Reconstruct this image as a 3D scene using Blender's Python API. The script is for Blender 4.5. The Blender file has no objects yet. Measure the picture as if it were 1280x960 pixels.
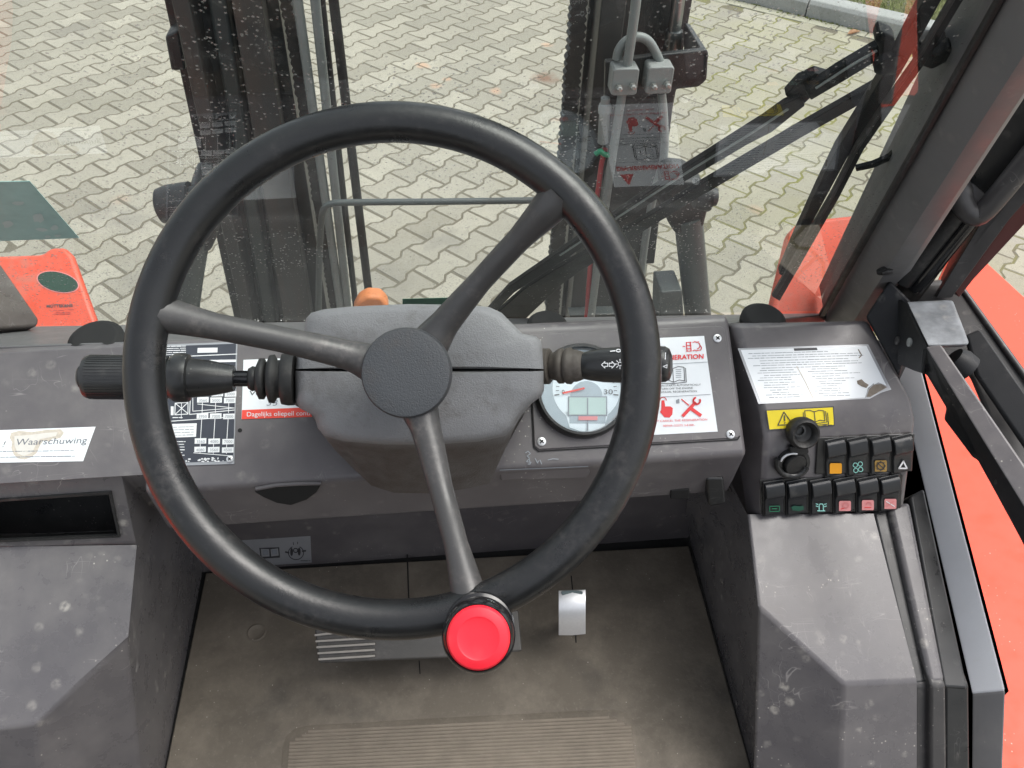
import bpy, bmesh, math, random
import numpy as np
from mathutils import Vector, Matrix
random.seed(4); rng = np.random.default_rng(4)
S = bpy.context.scene
COL = S.collection
# ------------------------------------------------------------------ camera
FPX, PITCH, YAW, ROLL, CAMZ = 1040.0, math.radians(44.2), math.radians(7), math.radians(1.8), 2.16
O = np.array([0, 0, CAMZ])
FW = np.array([math.sin(YAW)*math.cos(PITCH), math.cos(YAW)*math.cos(PITCH), -math.sin(PITCH)])
RT0 = np.array([math.cos(YAW), -math.sin(YAW), 0.0]); UP0 = np.cross(RT0, FW)
RT = math.cos(ROLL)*RT0+math.sin(ROLL)*UP0; UP = -math.sin(ROLL)*RT0+math.cos(ROLL)*UP0
cam = bpy.data.objects.new('camera', bpy.data.cameras.new('camera')); COL.objects.link(cam)
M = Matrix.Identity(4)
for i in range(3):
    M[i][0], M[i][1], M[i][2], M[i][3] = RT[i], UP[i], -FW[i], O[i]
cam.matrix_world = M
cam.data.sensor_width = 36; cam.data.lens = FPX*36/1280
cam.data.clip_start = .02; cam.data.clip_end = 1000
S.camera = cam
# ------------------------------------------------------------------ light: bright overcast
SUN_EL, SUN_AZ = math.radians(64), math.radians(80)
w = bpy.data.worlds.new('World'); S.world = w; w.use_nodes = True
nt = w.node_tree; bg = nt.nodes['Background']
sky = nt.nodes.new('ShaderNodeTexSky'); sky.sky_type = 'NISHITA'; sky.sun_disc = False
sky.sun_elevation = SUN_EL; sky.sun_rotation = SUN_AZ; sky.air_density = 1.0; sky.dust_density = 4.0; sky.ozone_density = 1.0
hs = nt.nodes.new('ShaderNodeHueSaturation'); hs.inputs['Saturation'].default_value = .28; hs.inputs['Value'].default_value = 1.0
nt.links.new(sky.outputs[0], hs.inputs['Color']); nt.links.new(hs.outputs[0], bg.inputs['Color'])
bg.inputs['Strength'].default_value = .15
sun = bpy.data.objects.new('sun', bpy.data.lights.new('sun', 'SUN')); COL.objects.link(sun)
sun.data.energy = 1.15; sun.data.angle = math.radians(42); sun.data.color = (1, .96, .9)
sd = Vector((math.sin(SUN_AZ)*math.cos(SUN_EL), math.cos(SUN_AZ)*math.cos(SUN_EL), math.sin(SUN_EL)))
sun.rotation_euler = sd.to_track_quat('Z', 'Y').to_euler()
S.view_settings.view_transform = 'Standard'; S.view_settings.look = 'None'
S.view_settings.exposure = 1.0; S.view_settings.gamma = 1
# ------------------------------------------------------------------ placing helpers
def ray(x, y): return FW+RT*((x-640)/FPX)-UP*((y-480)/FPX)
def at(x, y, d): return O+ray(x, y)*d                       # a point seen in that direction, d metres ahead
def plane(x, y, d, e, az=0):                                # a plane through a point, its normal raised e degrees
    e = math.radians(e); a = math.radians(az)
    return at(x, y, d), np.array([math.sin(a)*math.cos(e), -math.cos(a)*math.cos(e), math.sin(e)])
def pl_of(p, n): n = np.array(n, float); return np.array(p, float), n/np.linalg.norm(n)
def pp(pl, x, y, off=0.0):
    if callable(pl): return pl(x, y, off)
    d = ray(x, y); t = ((pl[0]+pl[1]*off-O)@pl[1])/(d@pl[1]); return O+d*t
def onX(X, x, y): d = ray(x, y); return O+d*(X/d[0])
def onY(Y, x, y): d = ray(x, y); return O+d*(Y/d[1])
def onZ(Z, x, y): d = ray(x, y); return O+d*((Z-CAMZ)/d[2])
def px_of(p):
    v = np.asarray(p)-O; z = v@FW; return 640+FPX*(v@RT)/z, 480-FPX*(v@UP)/z
# ------------------------------------------------------------------ object helpers
def tag(o, label, cat, group=None):
    o['label'] = label; o['category'] = cat
    if group: o['group'] = group
    return o
def thing(name, label, cat, loc=(0, 0, 0), group=None):
    o = bpy.data.objects.new(name, None); COL.objects.link(o); o.location = Vector(loc); o.empty_display_size = .05
    return tag(o, label, cat, group)
def obj(name, bm, mat, parent=None, smooth=None, bevel=0, seg=2, label=None, kind=None):
    bmesh.ops.recalc_face_normals(bm, faces=bm.faces)
    me = bpy.data.meshes.new(name); bm.to_mesh(me); bm.free()
    for m in (mat if isinstance(mat, (list, tuple)) else [mat]): me.materials.append(m)
    o = bpy.data.objects.new(name, me); COL.objects.link(o)
    if parent is not None:
        o.parent = parent; o.location = -(parent.location) if parent.type == 'EMPTY' and parent.parent is None else (0, 0, 0)
    if smooth is not None or bevel:
        me.polygons.foreach_set('use_smooth', [True]*len(me.polygons))
        me.set_sharp_from_angle(angle=math.radians(smooth if smooth is not None else 30))
    if bevel:
        b = o.modifiers.new('edge', 'BEVEL'); b.width = bevel; b.segments = seg; b.limit_method = 'ANGLE'; b.angle_limit = math.radians(28)
        b.harden_normals = True
    if label: o['label'] = label
    if kind: o['kind'] = kind
    return o
def nb(): return bmesh.new()
def face(bm, pts, mi=0):
    f = bm.faces.new([bm.verts.new(Vector(p)) for p in pts]); f.material_index = mi; return f
def prism(bm, poly, vec, mi=0):
    """closed solid: polygon swept along vec"""
    vec = Vector(vec); a = [bm.verts.new(Vector(p)) for p in poly]; b = [bm.verts.new(Vector(p)+vec) for p in poly]
    n = len(a); fs = [bm.faces.new(a), bm.faces.new(b[::-1])]
    for i in range(n): fs.append(bm.faces.new((a[i], b[i], b[(i+1) % n], a[(i+1) % n])))
    for f in fs: f.material_index = mi
    return a, b
def loft(bm, rings, cap0=True, cap1=True):
    R = [[bm.verts.new(Vector(p)) for p in r] for r in rings]; n = len(R[0])
    for a, b in zip(R, R[1:]):
        for i in range(n): bm.faces.new((a[i], a[(i+1) % n], b[(i+1) % n], b[i]))
    if cap0: bm.faces.new(R[0][::-1])
    if cap1: bm.faces.new(R[-1])
    return R
def basis(d):
    d = Vector(d).normalized(); a = Vector((0, 0, 1)) if abs(d.z) < .9 else Vector((1, 0, 0))
    u = d.cross(a).normalized(); return d, u, d.cross(u).normalized()
def tube(bm, pts, r, n=12, caps=True):
    pts = [Vector(p) for p in pts]; rs = r if isinstance(r, (list, tuple)) else [r]*len(pts); rings = []
    d0, u, v = basis(pts[1]-pts[0])
    for i, p in enumerate(pts):
        d = ((pts[min(i+1, len(pts)-1)]-pts[i]).normalized()+(pts[i]-pts[max(i-1, 0)]).normalized()).normalized()
        u = (u-d*u.dot(d)).normalized(); v = d.cross(u)
        rings.append([p+(u*math.cos(t*2*math.pi/n)+v*math.sin(t*2*math.pi/n))*rs[i] for t in range(n)])
    loft(bm, rings, caps, caps)
def smooth_path(pts, k=6):
    pts = [Vector(p) for p in pts]; out = []
    for i in range(len(pts)-1):
        p0, p1, p2, p3 = pts[max(i-1, 0)], pts[i], pts[i+1], pts[min(i+2, len(pts)-1)]
        for j in range(k):
            t = j/k; out.append(.5*((2*p1)+(p2-p0)*t+(2*p0-5*p1+4*p2-p3)*t*t+(3*p1-p0-3*p2+p3)*t**3))
    return out+[pts[-1]]
def lathe(bm, base, axis, prof, n=32, sq=1.0):
    """prof: (distance along axis, radius)"""
    d, u, v = basis(axis); base = Vector(base); rings = []
    for h, r in prof: rings.append([base+d*h+(u*math.cos(t*2*math.pi/n)+v*sq*math.sin(t*2*math.pi/n))*max(r, 1e-5) for t in range(n)])
    loft(bm, rings)
def box(bm, c, ux, uy, uz, sx, sy, sz):
    c = Vector(c); ux, uy, uz = [Vector(q).normalized() for q in (ux, uy, uz)]
    q = [c+ux*(a*sx/2)+uy*(b*sy/2)-uz*(sz/2) for a, b in ((-1, -1), (1, -1), (1, 1), (-1, 1))]
    prism(bm, q, uz*sz)
# ------------------------------------------------------------------ materials
MATS = {}
class NT:
    def __init__(s, name):
        s.m = bpy.data.materials.new(name); s.m.use_nodes = True; s.t = s.m.node_tree; s.b = s.t.nodes['Principled BSDF']; s.out = s.t.nodes['Material Output']
        s.co = s.n('ShaderNodeTexCoord'); s.geo = s.n('ShaderNodeNewGeometry')
    def n(s, ty, **k):
        x = s.t.nodes.new(ty)
        for a, b in k.items(): setattr(x, a, b)
        return x
    def l(s, a, b): s.t.links.new(a, b)
    def vec(s, scale=(1, 1, 1), rot=(0, 0, 0), src='pos'):
        m = s.n('ShaderNodeMapping'); m.inputs['Scale'].default_value = scale; m.inputs['Rotation'].default_value = rot
        s.l(s.geo.outputs['Position'] if src == 'pos' else s.co.outputs['Object'], m.inputs[0]); return m.outputs[0]
    def noise(s, scale, detail=4, rough=.55, vec=None, dist=0):
        x = s.n('ShaderNodeTexNoise'); x.inputs['Scale'].default_value = scale; x.inputs['Detail'].default_value = detail
        x.inputs['Roughness'].default_value = rough; x.inputs['Distortion'].default_value = dist
        s.l(vec if vec is not None else s.geo.outputs['Position'], x.inputs['Vector']); return x.outputs['Fac']
    def voro(s, scale, vec=None, feat='F1', rand=1):
        x = s.n('ShaderNodeTexVoronoi', feature=feat); x.inputs['Scale'].default_value = scale; x.inputs['Randomness'].default_value = rand
        s.l(vec if vec is not None else s.geo.outputs['Position'], x.inputs['Vector']); return x.outputs['Distance']
    def ramp(s, f, a, b, va=0.0, vb=1.0):
        x = s.n('ShaderNodeMapRange'); x.inputs[1].default_value = a; x.inputs[2].default_value = b; x.inputs[3].default_value = va; x.inputs[4].default_value = vb
        s.l(f, x.inputs[0]); return x.outputs[0]
    def math(s, op, a, b):
        x = s.n('ShaderNodeMath', operation=op)
        for i, q in enumerate((a, b)):
            if isinstance(q, (int, float)): x.inputs[i].default_value = q
            else: s.l(q, x.inputs[i])
        return x.outputs[0]
    def mix(s, f, a, b):
        x = s.n('ShaderNodeMix', data_type='RGBA')
        if isinstance(f, (int, float)): x.inputs[0].default_value = f
        else: s.l(f, x.inputs[0])
        for i, q in ((6, a), (7, b)):
            if isinstance(q, (tuple, list)): x.inputs[i].default_value = (*q[:3], 1)
            else: s.l(q, x.inputs[i])
        return x.outputs[2]
    def col(s, c): s.l(c, s.b.inputs['Base Color'])
    def rough(s, r):
        if isinstance(r, (int, float)): s.b.inputs['Roughness'].default_value = r
        else: s.l(r, s.b.inputs['Roughness'])
    def bump(s, h, strength=.3, dist=.002):
        x = s.n('ShaderNodeBump'); x.inputs['Strength'].default_value = strength; x.inputs['Distance'].default_value = dist
        s.l(h, x.inputs['Height']); s.l(x.outputs[0], s.b.inputs['Normal'])
def flat(name, c, r=.5, metal=0, var=.12, sc=60):
    if name in MATS: return MATS[name]
    q = NT(name); n = q.noise(sc, 4)
    q.col(q.mix(n, [v*(1-var) for v in c], [min(1, v*(1+var)) for v in c])); q.rough(r); q.b.inputs['Metallic'].default_value = metal
    MATS[name] = q.m; return q.m
def plastic(name, c, r=.45, dust=.35, dustc=(.30, .28, .26), grain=900, gb=.12, scratch=.5, spots=.5, film=.3, spec=.5):
    """moulded plastic with dust film, dried splashes and scratches"""
    if name in MATS: return MATS[name]
    q = NT(name)
    big = q.noise(7, 5, .6); mid = q.noise(34, 5, .65)
    f = q.math('MULTIPLY', q.ramp(big, .35, .75), q.ramp(mid, .15, .85)); f = q.math('MULTIPLY', f, film)
    base = q.mix(q.noise(19, 4), [v*.88 for v in c], [v*1.1 for v in c])
    base = q.mix(f, base, dustc)
    # dried splashes: blobs of uneven size in places
    vd = q.voro(46, q.vec((1, 1, 1)))
    sp = q.math('MULTIPLY', q.ramp(vd, .30, .16), q.ramp(q.noise(9, 3), .50, .66)); sp = q.math('MULTIPLY', sp, q.ramp(q.noise(160, 3), .35, .6))
    v4 = q.math('ADD', q.voro(38, q.vec((1, 1.6, 1), (.4, .2, .7))), q.math('MULTIPLY', q.noise(110, 4, .65), .34)); s4 = q.math('MULTIPLY', q.ramp(v4, .40, .28), q.ramp(q.noise(8, 2), .50, .58)); s4 = q.math('MULTIPLY', s4, q.ramp(q.noise(120, 4, .7), .25, .7))
    base = q.mix(q.math('MULTIPLY', s4, min(1, spots*.38)), base, (.30, .285, .26))
    base = q.mix(q.math('MULTIPLY', sp, min(1, spots*.6)), base, (.34, .32, .29))
    v2 = q.voro(150); s2 = q.math('MULTIPLY', q.ramp(v2, .15, .07), q.ramp(q.noise(14, 2), .57, .64))
    base = q.mix(q.math('MULTIPLY', s2, min(1, spots)), base, (.5, .47, .42))
    # scratches
    sm = None
    for sca, rot in (((5, .8, 3), (.3, .5, .9)), ((.9, 6, 4), (.2, .7, .4))):
        sc = q.noise(9, 2, .5, q.vec(sca, rot), .6); ln = q.ramp(q.math('ABSOLUTE', q.math('SUBTRACT', sc, .5), 0), .0045, .0015)
        ln = q.math('MULTIPLY', ln, q.ramp(q.noise(13, 3), .54, .62)); sm = ln if sm is None else q.math('MAXIMUM', sm, ln)
    base = q.mix(q.math('MULTIPLY', sm, min(1, scratch*.5)), base, (.32, .30, .29))
    q.col(base)
    rr = q.math('ADD', q.ramp(mid, .3, .75, r-.08, r+.1), q.math('MULTIPLY', f, .35)); q.rough(rr)
    q.b.inputs['Specular IOR Level'].default_value = spec
    h = q.math('ADD', q.math('MULTIPLY', q.noise(grain, 2), 1.0), q.math('MULTIPLY', q.noise(25, 3), .6))
    q.bump(h, gb, .0006)
    MATS[name] = q.m; return q.m
def leather_grain(name, c, r=.6):
    q = NT(name)
    base = q.mix(q.noise(11, 5, .6), [v*.85 for v in c], [v*1.12 for v in c])
    dirt = q.math('MULTIPLY', q.ramp(q.noise(16, 6, .7), .5, .66), q.ramp(q.noise(90, 4), .35, .7))
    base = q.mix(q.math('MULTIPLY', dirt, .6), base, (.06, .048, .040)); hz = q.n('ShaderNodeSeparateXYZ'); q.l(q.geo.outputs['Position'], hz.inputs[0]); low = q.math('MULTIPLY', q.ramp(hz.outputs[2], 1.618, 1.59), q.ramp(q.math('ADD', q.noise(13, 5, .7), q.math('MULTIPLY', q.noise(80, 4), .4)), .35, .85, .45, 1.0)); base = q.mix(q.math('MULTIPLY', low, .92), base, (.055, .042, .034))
    q.col(base); q.rough(r)
    g = q.math('ADD', q.noise(900, 2, .5), q.math('MULTIPLY', q.noise(520, 2, .5), .6))
    q.bump(g, .5, .001)
    return q.m
def rubber(name, c, r=.42, wear=.5):
    q = NT(name)
    base = q.mix(q.noise(15, 5, .6), [v*.8 for v in c], [v*1.25 for v in c])
    we = q.math('MULTIPLY', q.ramp(q.noise(22, 6, .7), .5, .64), q.ramp(q.noise(210, 4, .6), .4, .62))
    base = q.mix(q.math('MULTIPLY', we, wear*.5), base, (.11, .1, .095))
    q.col(base); q.rough(q.ramp(q.noise(31, 5, .65), .3, .7, r-.09, r+.15)); q.bump(q.math('ADD', q.noise(420, 3), q.math('MULTIPLY', q.noise(60, 4), .7)), .14, .0008)
    return q.m
def painted(name, c, r=.35, dirt=.35, dirtc=(.10, .08, .065), sc=5, rust=0):
    q = NT(name)
    base = q.mix(q.noise(8, 4), [v*.93 for v in c], [min(1, v*1.06) for v in c])
    d = q.math('MULTIPLY', q.ramp(q.noise(sc, 6, .65), .48, .7), q.ramp(q.noise(sc*9, 5, .7), .38, .66))
    base = q.mix(q.math('MULTIPLY', d, dirt), base, dirtc)
    v2 = q.voro(120); s2 = q.math('MULTIPLY', q.ramp(v2, .13, .07), q.ramp(q.noise(11, 2), .5, .6))
    base = q.mix(q.math('MULTIPLY', s2, .6), base, (.5, .46, .4))
    if rust:
        rr = q.math('MULTIPLY', q.ramp(q.noise(4, 6, .7, q.vec((6, 6, .8))), .5, .68), rust); base = q.mix(rr, base, (.13, .055, .03))
    q.col(base); q.rough(q.ramp(d, 0, 1, r, r+.35)); q.bump(q.noise(70, 4), .1, .001)
    return q.m
m_dash = plastic('dash_plastic', (.095, .087, .092), .36, film=.5, scratch=1.0, spots=.8, spec=.6)
m_dashL = plastic('console_plastic', (.095, .090, .095), .27, film=.5, scratch=1.3, spots=1.6, spec=.5)
m_dark = plastic('dark_plastic', (.030, .029, .030), .42, film=.25)
m_black = plastic('black_plastic', (.011, .012, .013), .33, film=.12, spots=.25, scratch=.25)
m_pillar = plastic('pillar_paint', (.105, .105, .108), .5, film=.3, spots=.3, scratch=.2)
m_latch = plastic('latch_black', (.008, .009, .011), .5, film=.06, spots=.3, scratch=.3, spec=.25)
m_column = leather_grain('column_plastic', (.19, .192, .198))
m_hub = leather_grain('hub_plastic', (.042, .046, .051), .55)
m_rim = rubber('rim_rubber', (.0085, .009, .0095), .31, .4)
m_spoke = rubber('spoke_rubber', (.042, .041, .041), .40, 1.3)
m_boot = rubber('boot_rubber', (.011, .011, .011), .5)
m_bootold = rubber('dirty_boot_rubber', (.05, .042, .034), .65, .9)
m_red = plastic('red_knob', (.72, .014, .03), .34, film=.10, dustc=(.45, .10, .09), spots=.12, scratch=.35, gb=.05)
m_gloss = flat('gloss_black', (.008, .008, .009), .15, var=.1)
m_gap = flat('gap_black', (.006, .006, .006), .8)
m_steel = flat('bright_steel', (.74, .75, .76), .36, .55, .08, 300)
m_zinc = flat('zinc', (.42, .42, .40), .4, .9, .15, 200)
m_chrome = flat('rod_chrome', (.3, .31, .31), .38, 1, .1)
m_orange = painted('orange_paint', (.70, .066, .027), .45, .05); m_orange.node_tree.nodes['Principled BSDF'].inputs['Specular IOR Level'].default_value = .35
m_orangedirty = painted('orange_paint_dusty', (.72, .085, .038), .42, .5, (.34, .25, .2), 7)
m_mast = painted('mast_black', (.015, .016, .017), .42, .6, (.04, .033, .027), 6)
m_mastrust = painted('mast_rusty', (.034, .033, .032), .5, .7, (.05, .042, .036), 6, .16)
m_mastgray = painted('mast_grease', (.06, .070, .070), .36, .4)
m_tube = painted('steel_tube', (.19, .205, .20), .42, .4)
m_clamp = painted('clamp_grey', (.23, .24, .235), .5, .35)
m_chain = painted('chain_black', (.012, .0115, .011), .5, .6, (.055, .045, .036), 9)
m_wiper = painted('wiper_black', (.005, .006, .007), .42, .3, (.03, .028, .025), 9); m_wiper.node_tree.nodes['Principled BSDF'].inputs['Specular IOR Level'].default_value = .12
m_lightgrey = plastic('sill_grey', (.36, .375, .40), .45, film=.2, spots=.3, scratch=.2)
m_mirror = plastic('mirror_grey', (.66, .68, .69), .6, film=.6)
m_white = flat('sticker_white', (.80, .83, .85), .35, var=.04)
m_silver = flat('sticker_silver', (.36, .37, .39), .35, .3, .1)
m_plate = flat('plate_black', (.05, .055, .07), .4, .2, .2)
m_ink = flat('ink_dark', (.05, .05, .055), .5); m_inkgrey = flat('ink_grey', (.26, .28, .31), .5)
m_inkmid = flat('ink_mid', (.15, .16, .18), .5); m_inkred = flat('ink_red', (.75, .03, .035), .4, var=.03); m_inkpink = flat('ink_faded_red', (.72, .25, .25), .5, var=.05)
m_inkwhite = flat('ink_white', (.75, .76, .77), .4, var=.04)
m_redband = flat('red_band', (.80, .07, .045), .4, var=.05)
m_yellow = flat('sticker_yellow', (.78, .62, .02), .4, var=.06)
m_green = flat('sticker_green', (.026, .115, .066), .45, var=.2); m_teal = flat('sticker_teal', (.26, .46, .43), .4, var=.2)
m_tealpale = flat('worn_teal', (.36, .50, .48), .5); m_hosegreen = flat('hose_green', (.02, .22, .11), .4); m_hosered = flat('hose_red', (.35, .03, .035), .45)
m_icon_o = flat('icon_orange', (.85, .36, .01), .4); m_icon_b = flat('icon_bronze', (.33, .2, .05), .4); m_icon_p = flat('icon_pink', (.75, .30, .30), .45)
m_icon_t = flat('icon_teal', (.35, .75, .68), .4); m_icon_g = flat('icon_green', (.01, .08, .05), .4)
m_dial = flat('dial_face', (.80, .86, .90), .35, var=.03); m_dialrim = flat('dial_rim', (.40, .46, .50), .25); m_lcd = flat('lcd', (.50, .62, .58), .2, var=.04)
def glass_mat(name, tint, specks=True, veil=.03):
    q = NT(name); t = q.t
    tr = q.n('ShaderNodeBsdfTransparent'); tr.inputs[0].default_value = (*tint, 1)
    gl = q.n('ShaderNodeBsdfGlossy'); gl.inputs['Roughness'].default_value = .0; gl.inputs[0].default_value = (1, 1, 1, 1)
    fr = q.n('ShaderNodeFresnel'); fr.inputs[0].default_value = 1.5
    bkf = q.math('MULTIPLY', q.ramp(q.geo.outputs['Backfacing'], 0, 1, 1, 0), fr.outputs[0])
    m1 = q.n('ShaderNodeMixShader'); q.l(bkf, m1.inputs[0]); q.l(tr.outputs[0], m1.inputs[1]); q.l(gl.outputs[0], m1.inputs[2])
    df = q.n('ShaderNodeBsdfDiffuse'); df.inputs[0].default_value = (.62, .61, .58, 1)
    f = q.math('MULTIPLY', q.ramp(q.noise(4, 4, .6), .35, .75), veil)
    if specks:
        # dried dust and splash specks on the pane
        v = q.math('MULTIPLY', q.ramp(q.voro(190), .24, .15), q.ramp(q.noise(6, 3), .40, .58))
        v = q.math('MULTIPLY', v, q.ramp(q.noise(60, 2), .42, .5))
        v3 = q.math('MULTIPLY', q.ramp(q.voro(90), .10, .07), q.ramp(q.noise(20, 2), .52, .56))
        st = q.math('MULTIPLY', q.ramp(q.noise(5, 3, .6, q.vec((9, 9, .7))), .56, .7), .035)
        f = q.math('ADD', q.math('ADD', f, q.math('MULTIPLY', v, .6)), q.math('ADD', q.math('MULTIPLY', v3, .4), st))
    m2 = q.n('ShaderNodeMixShader'); q.l(f, m2.inputs[0]); q.l(m1.outputs[0], m2.inputs[1]); q.l(df.outputs[0], m2.inputs[2])
    q.l(m2.outputs[0], q.out.inputs[0]); return q.m
m_glass = glass_mat('windscreen_glass', (.955, .985, .97), True, .035)
m_lens = glass_mat('gauge_glass', (.97, .985, .99), False, .06)
# ------------------------------------------------------------------ prints on a surface, drawn where they stand
class Print:
    def __init__(s, pl): s.pl = pl; s.b = {}
    def bm(s, m):
        if m not in s.b: s.b[m] = bmesh.new()
        return s.b[m]
    def poly(s, m, pts, off=.0006):
        a = [pp(s.pl, x, y, off) for x, y in pts]; face(s.bm(m), a)
    def rect(s, m, x0, y0, x1, y1, sk=0, sy=0, off=.0006):
        s.poly(m, [(x0, y0), (x1, y0+sy), (x1+sk, y1+sy), (x0+sk, y1)], off)
    def line(s, m, pts, wd=1.0, off=.0008, closed=False):
        pts = [np.array(p, float) for p in pts]
        if closed: pts.append(pts[0])
        for a, b in zip(pts, pts[1:]):
            d = b-a; L = np.linalg.norm(d)
            if L < 1e-6: continue
            d /= L; n = np.array([-d[1], d[0]])*wd/2; a2 = a-d*wd*.3; b2 = b+d*wd*.3
            s.poly(m, [a2+n, b2+n, b2-n, a2-n], off)
    def circ(s, m, x, y, r, wd=None, ry=None, off=.0007, n=20, a0=0, a1=360):
        P = [(x+r*math.cos(math.radians(a0+(a1-a0)*i/n)), y+(ry or r)*math.sin(math.radians(a0+(a1-a0)*i/n))) for i in range(n+1)]
        if wd: s.line(m, P, wd, off)
        else: s.poly(m, P[:-1], off)
    def text(s, m, body, x, y, size, width=None, dx=(1, 0), dy=(0, -1), off=.0009, shear=0, bold=0):
        cu = bpy.data.curves.new('t', 'FONT'); cu.body = body; cu.size = 1; cu.resolution_u = 3; cu.offset = bold
        o = bpy.data.objects.new('t', cu); me = bpy.data.meshes.new_from_object(o)
        v = np.array([q.co[:2] for q in me.vertices]); sx = size
        if len(v):
            if width: sx = width/max(1e-6, v[:, 0].max())
            b = s.bm(m); vs = []
            for a in v: vs.append(b.verts.new(Vector(pp(s.pl, x+dx[0]*(a[0]*sx+a[1]*size*shear)+dy[0]*a[1]*size, y+dx[1]*(a[0]*sx+a[1]*size*shear)+dy[1]*a[1]*size, off))))
            for p in me.polygons:
                try: b.faces.new([vs[i] for i in p.vertices])
                except ValueError: pass
        bpy.data.objects.remove(o); bpy.data.curves.remove(cu); bpy.data.meshes.remove(me)
    def scribble(s, m, x0, x1, y, wd=1.0, slope=0, gaps=True):
        """a line of small print"""
        x = x0
        while x < x1:
            L = random.uniform(3, 9); e = min(x1, x+L); s.line(m, [(x, y+slope*(x-x0)), (e, y+slope*(e-x0))], wd*random.uniform(.7, 1.1)); x = e+random.uniform(.8, 1.8)
    def build(s, parent, name='print'):
        for m, b in s.b.items():
            for f in b.faces:
                f.normal_update()
                if f.normal.dot(Vector(-FW if callable(s.pl) else s.pl[1])) < 0: f.normal_flip()
            me = bpy.data.meshes.new(name); b.to_mesh(me); b.free(); me.materials.append(m)
            o = bpy.data.objects.new(name, me); COL.objects.link(o); o.parent = parent; o.matrix_parent_inverse = Matrix.Identity(4)
            o.location = -world_loc(parent)
def world_loc(o):
    v = Vector((0, 0, 0))
    while o is not None: v = v+o.location; o = o.parent
    return v
def sticker(parent, pl, quad, m, label=None, name='sticker', th=.0004):
    bm = nb(); a = [pp(pl, x, y, .0001) for x, y in quad]; prism(bm, a, pl[1]*th); o = obj(name, bm, m, parent, label=label); return o
def screw_head(parent, pl, x, y, r=.0045, m=None, off=0):
    bm = nb(); c = pp(pl, x, y, off); lathe(bm, c, pl[1], [(0, r), (.0012, r), (.0020, r*.75), (.0022, r*.3)], 16)
    o = obj('screw', bm, m or m_steel, parent, smooth=40)
    bm = nb(); d, u, v = basis(pl[1])
    box(bm, Vector(c)+d*.0022, u+v, u-v, d, r*1.1, r*.3, .0006); box(bm, Vector(c)+d*.0023, u-v, u+v, d, r*1.1, r*.3, .0006)
    so = obj('screw_slot', bm, m_gap, o); so.location = (0, 0, 0); return o
# ================================================================== GROUND
def paving_mat(vary=True):
    q = NT('paving_concrete')
    oi = q.n('ShaderNodeObjectInfo'); at_ = q.n('ShaderNodeAttribute'); at_.attribute_name = 'tone'
    rnd = oi.outputs['Random'] if vary else at_.outputs['Fac']
    c = q.mix(rnd, (.215, .197, .155), (.37, .343, .278))
    c = q.mix(q.math('MULTIPLY', q.ramp(q.noise(1.6, 5, .65), .42, .68), .55), c, (.23, .215, .17))
    c = q.mix(q.ramp(q.noise(24, 6, .7), .30, .75, .0, .45), c, (.27, .255, .225))
    c = q.mix(q.ramp(q.noise(160, 3, .7), .52, .68, 0, .6), c, (.13, .12, .10)); c = q.mix(q.ramp(q.noise(230, 2, .6), .58, .7, 0, .5), c, (.42, .40, .35)); c = q.mix(q.ramp(q.noise(38, 5, .75, None, .5), .56, .70, 0, .6), c, (.12, .11, .09))
    pos = q.n('ShaderNodeSeparateXYZ'); q.l(q.geo.outputs['Position'], pos.inputs[0])
    def spot(x, y, r, col, amt):
        nonlocal c
        p = onZ(0, x, y); v = q.n('ShaderNodeVectorMath', operation='DISTANCE'); q.l(q.geo.outputs['Position'], v.inputs[0]); v.inputs[1].default_value = (p[0], p[1], 0)
        dd = q.math('ADD', v.outputs['Value'], q.math('MULTIPLY', q.math('SUBTRACT', q.noise(14, 4), .5), r*1.6))
        c = q.mix(q.math('MULTIPLY', q.ramp(dd, r, r*.25), amt), c, col)
    for x, y, r, k in ((527, 82, .06, .55), (684, 56, .05, .5), (620, 113, .05, .5), (558, 99, .035, .5), (545, 108, .05, .4), (150, 250, .06, .2), (945, 262, .05, .4)): spot(x, y, r, (.50, .28, .17), k)
    spot(681, 98, .10, (.16, .085, .055), .85)
    for x, y, r, k in ((130, 265, .14, .35), (165, 275, .12, .4), (180, 350, .12, .4), (90, 40, .25, .3), (555, 300, .12, .4), (480, 350, .15, .35), (345, 30, .2, .3)): spot(x, y, r, (.15, .14, .125), k)
    # moss-yellow film towards the kerb side
    mo = q.math('MULTIPLY', q.ramp(q.noise(2.3, 4), .38, .6), q.ramp(pos.outputs[0], .9, 1.9)); c = q.mix(q.math('MULTIPLY', mo, .32), c, (.27, .255, .13))
    v2 = q.voro(34); s2 = q.math('MULTIPLY', q.ramp(v2, .10, .06), q.ramp(q.noise(5, 2), .48, .56)); c = q.mix(q.math('MULTIPLY', s2, .8), c, (.06, .055, .05))
    q.col(c); q.rough(.85); q.bump(q.math('ADD', q.noise(190, 4, .7), q.math('MULTIPLY', q.noise(28, 4), .8)), .35, .003)
    return q.m
m_block = paving_mat(True); m_blocks = paving_mat(False)
def joint_mat():
    q = NT('joint_sand'); c = q.mix(q.noise(60, 5, .7), (.095, .083, .060), (.165, .145, .108))
    pos = q.n('ShaderNodeSeparateXYZ'); q.l(q.geo.outputs['Position'], pos.inputs[0])
    mo = q.math('MULTIPLY', q.ramp(q.noise(3, 4), .42, .58), q.ramp(pos.outputs[0], .8, 1.8)); c = q.mix(mo, c, (.17, .165, .05))
    q.col(c); q.rough(.95); q.bump(q.noise(220, 4, .7), .6, .004); return q.m
m_joint = joint_mat()
def soil_mat():
    q = NT('far_yard'); c = q.mix(q.noise(3, 6, .6), (.24, .23, .20), (.34, .33, .29)); q.col(c); q.rough(.9); return q.m
bm = nb(); face(bm, [(-300, -300, -.06), (300, -300, -.06), (300, 300, -.06), (-300, 300, -.06)])
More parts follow.
